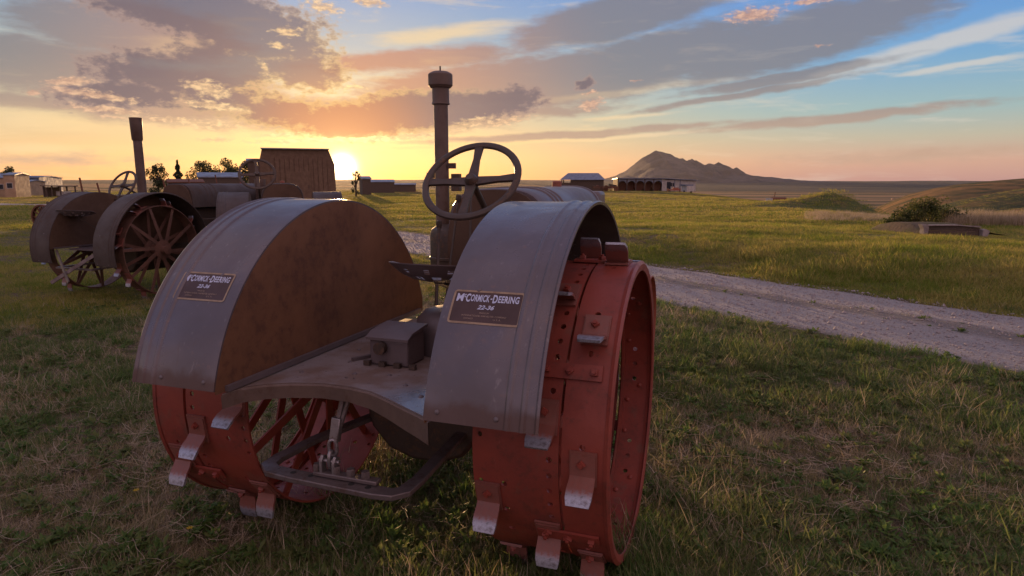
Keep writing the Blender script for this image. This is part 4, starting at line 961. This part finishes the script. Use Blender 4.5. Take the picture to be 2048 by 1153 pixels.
house(738, 786, 361, 365, 135, .05, 'wood', 'tin', 'low flat roofed shed right of the sun, left of the steering wheel', d=6, name='flat_shed', cat='shed')
house(786, 830, 368, 370, 150, .02, 'wood', 'tin', 'very low dark roof line seen beside the near steering wheel', d=6, name='lean_to', cat='shed')

# old machinery parked behind the leftmost tractor
def machine(u, Y, lab, mm, s=1.0, name='farm_machine', hgt=1.5):
    x = at(u, Y); o = empty(name, (x, Y, H(x, Y)), random.uniform(-.5, .3), label=lab, cat='farm machine', group='old machines standing behind the row')
    MB().box((0, 0, .72*s), (2.2*s, .9*s, .34*s)).build('body', M[mm], o, bevel=.03); MB().box((.55*s, 0, 1.0*s), (.7*s, .7*s, .4*s)).build('engine', M['dark'], o, bevel=.03)
    MB().tube([(-.5*s, .1, .9*s), (-.65*s, .1, hgt*s)], .035, 8).build('pipe', M['rust'], o); MB().box((-.8*s, 0, 1.05*s), (.35*s, .4*s, .06)).build('seat', M['dark'], o)
    for sx, rr_ in ((-.75, .5), (.85, .34)):
        for sy in (-1, 1):
            wl = MB().lathe([(rr_*s-.06, -.06), (rr_*s, -.06), (rr_*s, .06), (rr_*s-.06, .06)], 24, 'Y', c=(sx*s, sy*.62*s, rr_*s)).build('wheel', M['rust'], o)
            for k in range(6):
                a = PI/6*k; MB().strip([(sx*s-math.cos(a)*rr_*s*.95, sy*.62*s, rr_*s-math.sin(a)*rr_*s*.95), (sx*s+math.cos(a)*rr_*s*.95, sy*.62*s, rr_*s+math.sin(a)*rr_*s*.95)], .04, .03, up=(0, 1, 0)).build('spoke', M['rust'], wl)
    return o
machine(135, 24, 'dark spoked wheel machine left of the yellow one behind the row', 'dark', .9, hgt=1.2)
machine(178, 26, 'yellow bodied old machine behind the leftmost tractor', 'yellow', 1.0, hgt=1.9)
machine(222, 28, 'dark machine with upright pipe right of the yellow machine', 'rust', 1.0, hgt=1.7)
machine(345, 30, 'rusty machine with spoked wheels right of the flared stack', 'rust', 1.15, hgt=1.6)
machine(402, 36, 'green machine standing before the low grey roofed barn', 'green', 1.2, hgt=1.7)
machine(452, 40, 'faded red machine nearest the big barn', 'redold', 1.2, hgt=1.8)
x = at(1113, 60); o = machine(1113, 62, 'small red machine just beyond the near tractor hood', 'redold', .85, hgt=1.5)

# ------------------------------------------------------------------ trees and bushes
def leaf_mat(name, c1, c2, tr=.45):
    m, t, b = mat(name); co = t.new('ShaderNodeTexCoord').outputs['Object']; n_ = t.noise(co, 1.7, 4, .6)
    colr = t.mix(t.mapr(n_, .35, .65), c1, c2); t.put(b.inputs['Base Color'], colr); b.inputs['Roughness'].default_value = .7
    tb = t.new('ShaderNodeBsdfTranslucent'); t.put(tb.inputs[0], colr); mx = t.new('ShaderNodeMixShader'); mx.inputs[0].default_value = tr
    t.l.new(b.outputs[0], mx.inputs[1]); t.l.new(tb.outputs[0], mx.inputs[2]); t.l.new(mx.outputs[0], t.n['Material Output'].inputs[0]); return m
M['leaf'] = leaf_mat('tree_foliage', (.045, .06, .022), (.085, .095, .035), .3); M['pine'] = leaf_mat('conifer_foliage', (.03, .045, .022), (.05, .065, .03), .2)
M['bush'] = leaf_mat('bush_foliage', (.05, .075, .02), (.15, .14, .045), .5); M['bark'] = paint('tree_bark', (.09, .065, .045), .9, 0, None, 0, 6, .5)
def leaves(mb, pts, size):
    N = len(pts); 
    for p in pts:
        s_ = size*random.uniform(.6, 1.4); n_ = Vector((random.gauss(0, 1), random.gauss(0, 1), random.gauss(0, 1))).normalized(); a = n_.orthogonal().normalized(); b_ = n_.cross(a); p = Vector(p)
        mb.add([p-a*s_, p+b_*s_*.5, p+a*s_, p-b_*s_*.5], [(0, 1, 2, 3)])
def tree(u, Y, vt, wpx, lab, kind='broad', nleaf=2600, seed=1, group='trees behind the farm'):
    random.seed(seed); x = at(u, Y); z = H(x, Y); hgt = rise(vt, Y, z); w_ = wpx/FPX*Y
    o = empty('pine_tree' if kind == 'pine' else 'tree', (x, Y, z), 0, label=lab, cat='tree', group=group)
    tk = MB(); tk.tube([(0, 0, -.2), (.05*hgt*.3, 0, hgt*.4), (0, .1, hgt*.8)], [.035*hgt, .025*hgt, .008*hgt], 8)
    pts = []
    if kind == 'pine':
        for k in range(nleaf):
            h_ = random.random()**1.25; rr_ = (1-h_)*w_*.5*(.75+.35*math.sin(h_*26)); a = random.uniform(0, 2*PI); q = rr_*math.sqrt(random.uniform(.2, 1)); pts.append((q*math.cos(a), q*math.sin(a), hgt*(.12+.88*h_)-q*.15))
    else:
        cl = []
        for k in range(15):
            a = random.uniform(0, 2*PI); rr_ = w_*.42*math.sqrt(random.random()); h_ = random.uniform(.12, .86)
            c = (rr_*math.cos(a), rr_*math.sin(a), hgt*h_); cl.append((c, w_*random.uniform(.15, .27))); tk.tube([(0, 0, hgt*.28), (c[0]*.5, c[1]*.5, hgt*(h_*.6+.1)), c], [.014*hgt, .009*hgt, .003*hgt], 5)
        for k in range(nleaf):
            c, r_ = random.choice(cl); v = Vector((random.gauss(0, 1), random.gauss(0, 1), random.gauss(0, .8))).normalized()*r_*random.random()**.4; pts.append((c[0]+v.x, c[1]+v.y, min(hgt, c[2]+v.z)))
    tk.build('trunk', M['bark'], o); mb = MB(); leaves(mb, pts, .022*max(w_, hgt)+.03); mb.build('crown', M['pine' if kind == 'pine' else 'leaf'], o, smooth=0)
tree(18, 110, 332, 36, 'dark rounded tree behind the buildings at far left', seed=3)
tree(316, 100, 328, 40, 'loose crowned tree just right of the flared stack', seed=5)
tree(358, 105, 322, 36, 'pointed conifer between the two broad trees', 'pine', seed=6)
tree(410, 108, 322, 60, 'broad dark tree above the left end of the low barn', seed=7, nleaf=3600)
tree(440, 112, 318, 66, 'broad dark tree above the middle of the low barn', seed=8, nleaf=3600)
tree(476, 108, 317, 70, 'tallest broad tree, right above the end of the low barn', seed=9, nleaf=3600)
tree(512, 118, 326, 74, 'tree seen through the far steering wheel beside the big barn', seed=10, nleaf=1500)
tree(711, 90, 337, 16, 'small bare topped tree right beside the sun', seed=11, nleaf=500)
def bush(u, Y, w_, h_, lab, seed, n_=2600, zoff=0):
    random.seed(seed); x = at(u, Y); o = empty('bush', (x, Y, H(x, Y)-.05+zoff), 0, label=lab, cat='bush', group='bushes at the edge of the slope'); st_ = MB(); pts = []
    cl = [((random.uniform(-.42, .42)*w_, random.uniform(-.3, .3)*w_, random.uniform(.2, .8)*h_), random.uniform(.14, .26)*h_) for _ in range(16)]
    for c, r_ in cl: st_.tube([(c[0]*.3, c[1]*.3, 0), c], [.02, .006], 5)
    for k in range(n_):
        c, r_ = random.choice(cl); v = Vector((random.gauss(0, 1), random.gauss(0, 1), random.gauss(0, 1))).normalized()*r_*1.6*random.random()**.5; pts.append((c[0]+v.x, c[1]+v.y, max(.02, c[2]+v.z)))
    st_.build('stems', M['bark'], o); mb = MB(); leaves(mb, pts, .045); mb.build('foliage', M['bush'], o, smooth=0)
bush(1858, 25.5, 1.5, 1.15, 'largest dark green bush behind the left end of the timber box', 21)
bush(1822, 25, 1.1, .75, 'middle low bush left of the biggest bush', 22, 1800); bush(1795, 24.5, .8, .5, 'smallest leftmost bush on the slope edge', 23, 1200)
bush(1905, 26, 1.3, .75, 'bush between the timber box and the tall dry grass', 24, 1600)
# round bales far out on the plain
for i, (u, v, lab) in enumerate(((1594, 388, 'leftmost round bale on the far plain'), (1665, 388, 'second round bale from the left on the plain'), (1709, 388, 'middle round bale right of the mound top'), (1787, 387, 'rightmost round bale by the foot of the hill'))):
    Y = 1250; x = at(u, Y); o = MB().lathe([(.0001, -1.2), (1.7, -1.2), (1.8, -1), (1.8, 1), (1.7, 1.2), (.0001, 1.2)], 18, 'X').build('hay_bale', M['tan'], None, (x, Y, H(x, Y)+1.8)); tag(o, lab, 'hay bale', 'hay bales on the plain')
# faint darker tree clumps on the plain

# ------------------------------------------------------------------ grass
def grass_mat(name, g1, g2, d1, d2, tr=.45):
    m, t, b = mat(name); oi = t.new('ShaderNodeObjectInfo'); gp = t.new('ShaderNodeNewGeometry').outputs['Position']
    at_ = t.new('ShaderNodeAttribute', attribute_name='blade').outputs['Fac']
    at2 = t.new('ShaderNodeAttribute', attribute_name='up').outputs['Fac']
    big = t.noise(gp, .55, 4, .6); mid_ = t.noise(gp, 2.6, 3, .6)
    k = t.math('ADD', t.math('MULTIPLY', big, .6), t.math('MULTIPLY', mid_, .4))
    k = t.math('ADD', k, t.math('MULTIPLY', t.math('SUBTRACT', at_, .5), .26))
    k = t.math('ADD', k, t.math('MULTIPLY', t.math('SUBTRACT', oi.outputs['Random'], .5), .10))
    colr = t.mix(t.mapr(k, .40, .56), t.mix(at_, g1, g2), t.mix(at_, d1, d2))
    t.put(b.inputs['Base Color'], colr); b.inputs['Roughness'].default_value = .55; b.inputs['Specular IOR Level'].default_value = .25
    tb = t.new('ShaderNodeBsdfTranslucent'); t.put(tb.inputs[0], colr); mx = t.new('ShaderNodeMixShader'); mx.inputs[0].default_value = tr
    t.l.new(b.outputs[0], mx.inputs[1]); t.l.new(tb.outputs[0], mx.inputs[2]); t.l.new(mx.outputs[0], t.n['Material Output'].inputs[0]); return m
M['grass'] = grass_mat('short_grass', (.18, .21, .055), (.27, .28, .09), (.42, .32, .16), (.60, .46, .26))
M['straw'] = grass_mat('dry_straw', (.30, .25, .13), (.42, .34, .20), (.42, .32, .20), (.62, .50, .36), .3)
M['lush'] = grass_mat('green_blades', (.085, .17, .035), (.16, .25, .06), (.12, .17, .045), (.22, .24, .08), .5)
M['field'] = grass_mat('field_grass_blades', (.17, .24, .03), (.32, .33, .045), (.42, .36, .08), (.48, .38, .13), .55)  # yellower than the near grass: low sunlight put into the blade colour
def tuft(name, m_, n_, rad_, hmin, hmax, wid, lean, seg=4, curl=1.0):
    vs = []; fs = []; bl = []; up_ = []
    for i in range(n_):
        q = rad_*math.sqrt(random.random()); a = random.uniform(0, 2*PI); px, py = q*math.cos(a), q*math.sin(a)
        hh = random.uniform(hmin, hmax); da = random.uniform(0, 2*PI); ln = random.uniform(lean*.3, lean); w_ = wid*random.uniform(.6, 1.3)
        dxy = Vector((math.cos(da), math.sin(da), 0)); sd = Vector((-dxy.y, dxy.x, 0)); sd.rotate(Matrix.Rotation(random.uniform(-.8, .8), 3, 'Z'))
        p = Vector((px, py, -.006)); th = ln*.4; f = random.random(); o_ = len(vs)
        for s_ in range(seg+1):
            ww = w_*(1-(s_/seg)**1.6)+.0003
            vs += [tuple(p-sd*ww/2), tuple(p+sd*ww/2)]; bl += [f, f]; up_ += [s_/seg]*2
            th = min(th+ln*curl/seg*random.uniform(.5, 1.4), 1.75); p = p+(Vector((0, 0, 1))*math.cos(th)+dxy*math.sin(th))*hh/seg
        fs += [(o_+2*k, o_+2*k+1, o_+2*k+3, o_+2*k+2) for k in range(seg)]
    me_ = bpy.data.meshes.new(name); me_.from_pydata(vs, [], fs)
    for nm, dat in (('blade', bl), ('up', up_)): at_ = me_.attributes.new(nm, 'FLOAT', 'POINT'); at_.data.foreach_set('value', dat)
    me_.materials.append(M[m_]); me_.update(); return bpy.data.objects.new(name, me_)
random.seed(11)
T_ = {}
T_['a'] = [tuft('grass_tuft', 'grass', 34, .075, .04, .095, .0034, 1.3) for _ in range(4)]
T_['s'] = [tuft('straw_tuft', 'straw', 24, .085, .05, .13, .0028, 1.9, curl=.5) for _ in range(3)]
T_['l'] = [tuft('green_tuft', 'lush', 36, .07, .05, .125, .0050, 1.2) for _ in range(3)]
T_['m'] = [tuft('grass_clump', 'field', 30, .20, .04, .14, .009, 1.2, 2) for _ in range(3)]+[tuft('grass_clump', 'field', 34, .20, .05, .17, .010, 1.0, 2) for _ in range(2)]
T_['f'] = [tuft('grass_patch', 'field', 42, .7, .05, .16, .04, .9, 2) for _ in range(2)]+[tuft('grass_patch', 'field', 42, .7, .06, .18, .04, .8, 2)]
def scatter(name, protos, P_, rot, scl, which, **kw):
    """P_: n x 3 points; instances of protos chosen by which"""
    me_ = bpy.data.meshes.new(name); me_.from_pydata(P_.tolist(), [], [])
    a = me_.attributes.new('rz', 'FLOAT', 'POINT'); a.data.foreach_set('value', rot.astype(np.float32))
    a = me_.attributes.new('sc', 'FLOAT', 'POINT'); a.data.foreach_set('value', scl.astype(np.float32))
    a = me_.attributes.new('wh', 'INT', 'POINT'); a.data.foreach_set('value', which.astype(np.int32))
    ob = link(name, me_); tag(ob, kind='stuff', **kw)
    ng = bpy.data.node_groups.new(name, 'GeometryNodeTree'); ng.interface.new_socket('Geometry', in_out='INPUT', socket_type='NodeSocketGeometry'); ng.interface.new_socket('Geometry', in_out='OUTPUT', socket_type='NodeSocketGeometry')
    N = ng.nodes; L = ng.links; gi = N.new('NodeGroupInput'); go = N.new('NodeGroupOutput'); jn = N.new('GeometryNodeJoinGeometry')
    def attr(nm, tp): n_ = N.new('GeometryNodeInputNamedAttribute'); n_.data_type = tp; n_.inputs[0].default_value = nm; return [o for o in n_.outputs if o.enabled][0]
    rz_, sc_, wh_ = attr('rz', 'FLOAT'), attr('sc', 'FLOAT'), attr('wh', 'INT')
    cx = N.new('ShaderNodeCombineXYZ'); L.new(rz_, cx.inputs[2])
    for i, pr in enumerate(protos):
        oi = N.new('GeometryNodeObjectInfo'); oi.inputs['Object'].default_value = pr; oi.inputs['As Instance'].default_value = True
        cp = N.new('FunctionNodeCompare'); cp.data_type = 'INT'; cp.operation = 'EQUAL'; L.new(wh_, cp.inputs[2]); cp.inputs[3].default_value = i
        ip = N.new('GeometryNodeInstanceOnPoints'); L.new(gi.outputs[0], ip.inputs['Points']); L.new(cp.outputs[0], ip.inputs['Selection']); L.new(oi.outputs['Geometry'], ip.inputs['Instance']); L.new(cx.outputs[0], ip.inputs['Rotation']); L.new(sc_, ip.inputs['Scale']); L.new(ip.outputs[0], jn.inputs[0])
    L.new(jn.outputs[0], go.inputs[0]); md = ob.modifiers.new('scatter', 'NODES'); md.node_group = ng
    return ob
rng = np.random.default_rng(5)
def polar_pts(n_, r0, r1, a0, a1, pw=1.0):
    u = rng.random(n_); r = np.sqrt(r0**2+(r1**2-r0**2)*u) if pw == 1 else r0*(r1/r0)**u
    a = np.radians(rng.uniform(a0, a1, n_)); return np.sin(a)*r, np.cos(a)*r
def green_field(x, y): return fbm(x*.55+7, y*.55, 4, 31)*2+.55*sstep(.2, 3.2, x-.12*y)-.15*sstep(1.0, -1.5, x)
def lay(n_, r0, r1, keys, smin, smax, road_in=1.42, pw=2, dens=None):
    x, y = polar_pts(n_, r0, r1, -44, 44, pw); rd = road_dist(x, y)
    edge = road_in+.22*fbm(x*2.5, y*2.5, 3, 17)*2
    keep = rd > edge
    strip_ = (rd < .28+.3*fbm(x*1.5, y*1.5, 2, 40)) & (rng.random(n_) < .22)
    keep |= strip_
    if dens is not None: keep &= rng.random(n_) < dens(x, y)
    x, y, rd = x[keep], y[keep], rd[keep]
    return x, y, rd
# near: three kinds of tuft
x, y, rd = lay(30000, 1.9, 10.5, 'asl', .7, 1.2, pw=2)
gf = green_field(x, y); rr = rng.random(len(x)); wh = np.where(rr < np.clip(.30+gf*.9, .03, .85), 2, np.where(rr > np.clip(.66+gf*.5, .45, .97), 1, 0))
which = np.where(wh == 0, rng.integers(0, 4, len(x)), np.where(wh == 1, 4+rng.integers(0, 3, len(x)), 7+rng.integers(0, 3, len(x))))
sc = rng.uniform(.5, 1.15, len(x))*(1+.35*np.clip(gf, -.6, .8))*np.clip(1+1.6*fbm(x*2.2, y*2.2, 3, 77), .45, 1.6)*np.where(rng.random(len(x)) < .04, 1.5, 1); sc = np.where(rd < 1.7, sc*.65, sc)
lowr = (rd < .7); sc = np.where(lowr, sc*.45, sc)
z = height(x, y)
scatter('grass', T_['a']+T_['s']+T_['l'], np.stack([x, y, z], 1), rng.uniform(0, 6.28, len(x)), sc, which)
x, y, rd = lay(60000, 9, 34, 'm', .7, 1.3, pw=2); gf = green_field(x, y)
which = np.where(rng.random(len(x)) < np.clip(.35+gf*.7, .05, .9), 3+rng.integers(0, 2, len(x)), rng.integers(0, 3, len(x)))
sc = rng.uniform(.35, .8, len(x))*(1+.4*np.clip(gf, -.6, .8))*np.clip(1+2*fbm(x*.8, y*.8, 3, 66), .4, 1.7); sc = np.where(rd < 1.9, sc*.6, sc)
scatter('field_grass', T_['m'], np.stack([x, y, height(x, y)], 1), rng.uniform(0, 6.28, len(x)), sc, which)
x, y, rd = lay(42000, 30, 210, 'f', .7, 1.3, pw=2, road_in=1.9)
scatter('far_grass', T_['f'], np.stack([x, y, height(x, y)], 1), rng.uniform(0, 6.28, len(x)), rng.uniform(.35, .9, len(x))*np.clip(1+2*fbm(x*.3, y*.3, 3, 55), .4, 1.7), rng.integers(0, 3, len(x)))
def weed_mesh():
    vs = []; fs = []
    for i in range(16):
        a = random.uniform(0, 2*PI); L_ = random.uniform(.03, .08); e = random.uniform(.2, 1.0); d = Vector((math.cos(a)*math.cos(e), math.sin(a)*math.cos(e), math.sin(e))); q = Vector((-math.sin(a), math.cos(a), 0))*L_*.17
        p = Vector((random.gauss(0, .012), random.gauss(0, .012), random.uniform(0, .03))); o_ = len(vs); vs += [tuple(p), tuple(p+d*L_*.45-q), tuple(p+d*L_*.5+Vector((0, 0, .004))), tuple(p+d*L_*.45+q), tuple(p+d*L_-Vector((0, 0, L_*.2)))]; fs += [(o_, o_+1, o_+2), (o_, o_+2, o_+3), (o_+1, o_+4, o_+2), (o_+2, o_+4, o_+3)]
    me_ = bpy.data.meshes.new('weed'); me_.from_pydata(vs, [], fs)
    at_ = me_.attributes.new('blade', 'FLOAT', 'POINT'); at_.data.foreach_set('value', [random.random() for _ in vs]); me_.materials.append(M['lush']); return bpy.data.objects.new('weed', me_)
def stalk_mesh():
    # long fallen straw stems with a bent tip
    mb = MB()
    for i in range(4):
        a = random.uniform(0, 2*PI); L_ = random.uniform(.06, .20); p = Vector((random.gauss(0, .05), random.gauss(0, .05), .02)); P_ = [p]
        for k in range(5): a += random.uniform(-.25, .25); p = p+Vector((math.cos(a), math.sin(a), random.uniform(-.05, .28)))*L_/5; P_.append(p)
        mb.strip(P_, .0017, .0010)
    me_ = mb.mesh('straw_stalk', M['straw'], 0); at_ = me_.attributes.new('blade', 'FLOAT', 'POINT'); at_.data.foreach_set('value', [.9]*len(me_.vertices)); return bpy.data.objects.new('straw_stalk', me_)
random.seed(4); WS = [weed_mesh() for _ in range(3)]+[stalk_mesh() for _ in range(3)]
x, y, rd = lay(5600, 1.9, 10, 'w', 1, 1); gf = green_field(x, y); wsel = rng.random(len(x)) < np.clip(.86+gf*.5, .7, .98)
scatter('ground_weeds', WS, np.stack([x, y, height(x, y)+np.where(wsel, .015, .03)], 1), rng.uniform(0, 6.28, len(x)), rng.uniform(.5, 1.1, len(x)), np.where(wsel, rng.integers(0, 3, len(x)), 3+rng.integers(0, 3, len(x))))
# tall dry grass along the slope edge and weeds by the mound
TD = [tuft('tall_grass', 'straw', 60, .35, .35, .75, .012, .5, 3) for _ in range(3)]
px = np.concatenate([rng.uniform(1880, 2300, 900), rng.uniform(1600, 1800, 420)]); py = np.concatenate([rng.uniform(25.5, 29, 900), rng.uniform(28, 36, 420)])
xx = (px-1024)/FPX*1.0136*py; zz = height(xx, py); sc = np.concatenate([rng.uniform(.6, 1.1, 900), rng.uniform(.25, .5, 420)])
scatter('tall_dry_grass', TD, np.stack([xx, py, zz], 1), rng.uniform(0, 6.28, len(xx)), sc, rng.integers(0, 3, len(xx)))
# loose gravel on the track
def stone():
    mb = MB(); v_ = []
    for p in ((0, 0, 1), (1, 0, .1), (.3, .9, 0), (-.8, .5, .1), (-.7, -.6, 0), (.4, -.9, .1), (0, 0, -.6)): v_.append(tuple(c*random.uniform(.6, 1.2) for c in p))
    return mb.add(v_, [(0, 1, 2), (0, 2, 3), (0, 3, 4), (0, 4, 5), (0, 5, 1), (6, 2, 1), (6, 3, 2), (6, 4, 3), (6, 5, 4), (6, 1, 5)])
M['stone'] = paint('pale_gravel_stone', (.44, .39, .38), .85, 0, None, 0, 30, .2, c2=(.27, .235, .23))
SP = [bpy.data.objects.new('gravel_stone', stone().mesh('gravel_stone', M['stone'], 0)) for _ in range(4)]
n_ = 26000; k = rng.uniform(-9, 24, n_)**1.0; xc, yc = np.array([road_c(a) for a in k]).T; d_ = rng.uniform(-1.5, 1.5, n_); x = xc+.81*d_; y = yc+.585*d_
z = height(x, y)+.026-.016*np.exp(-((np.abs(d_/1.5)-.55)/.2)**2)+.018*np.exp(-(d_/.33)**2)
scatter('gravel', SP, np.stack([x, y, z], 1), rng.uniform(0, 6.28, n_), rng.gamma(2.2, .0032, n_)+.003, rng.integers(0, 4, n_))
# two small yellow flowers and a few long bent stalks in the foreground
def flower(u, v, lab):
    x, y = gpt(u, v); o = empty('yellow_flower', (x, y, H(x, y)), random.uniform(0, 6), label=lab, cat='flower')
    M.setdefault('petal', paint('yellow_petal', (.75, .55, .03), .6, 0, None, 0, 5, 0))
    MB().tube([(0, 0, 0), (.006, 0, .05), (.012, .004, .085)], .0014, 5).build('stem', M['lush'], o)
    for k in range(7):
        a = 2*PI*k/7; pm = MB().add([(.012, .004, .085), (.012+.011*math.cos(a-.25), .004+.011*math.sin(a-.25), .090), (.012+.017*math.cos(a), .004+.017*math.sin(a), .089), (.012+.011*math.cos(a+.25), .004+.011*math.sin(a+.25), .090)], [(0, 1, 2, 3)]).build('petal', M['petal'], o, smooth=0)
flower(382, 1090, 'small yellow flower in the grass nearest the bottom edge, left of the tractor'); flower(281, 1011, 'single yellow flower farther left in dry grass')

# ------------------------------------------------------------------ air
hz = MB().box((0, 0, 125), (18400, 18400, 390)).mesh('haze', [], 0); hm = bpy.data.materials.new('evening_haze'); hm.use_nodes = True; tt = NT(hm.node_tree); tt.n.clear()
pv = tt.new('ShaderNodeVolumePrincipled'); pv.inputs['Color'].default_value = (.93, .90, .90, 1); pv.inputs['Density'].default_value = 1.4e-5; pv.inputs['Anisotropy'].default_value = .45
tt.l.new(pv.outputs[0], tt.new('ShaderNodeOutputMaterial').inputs['Volume']); hz.materials.append(hm); tag(link('haze', hz), kind='stuff')
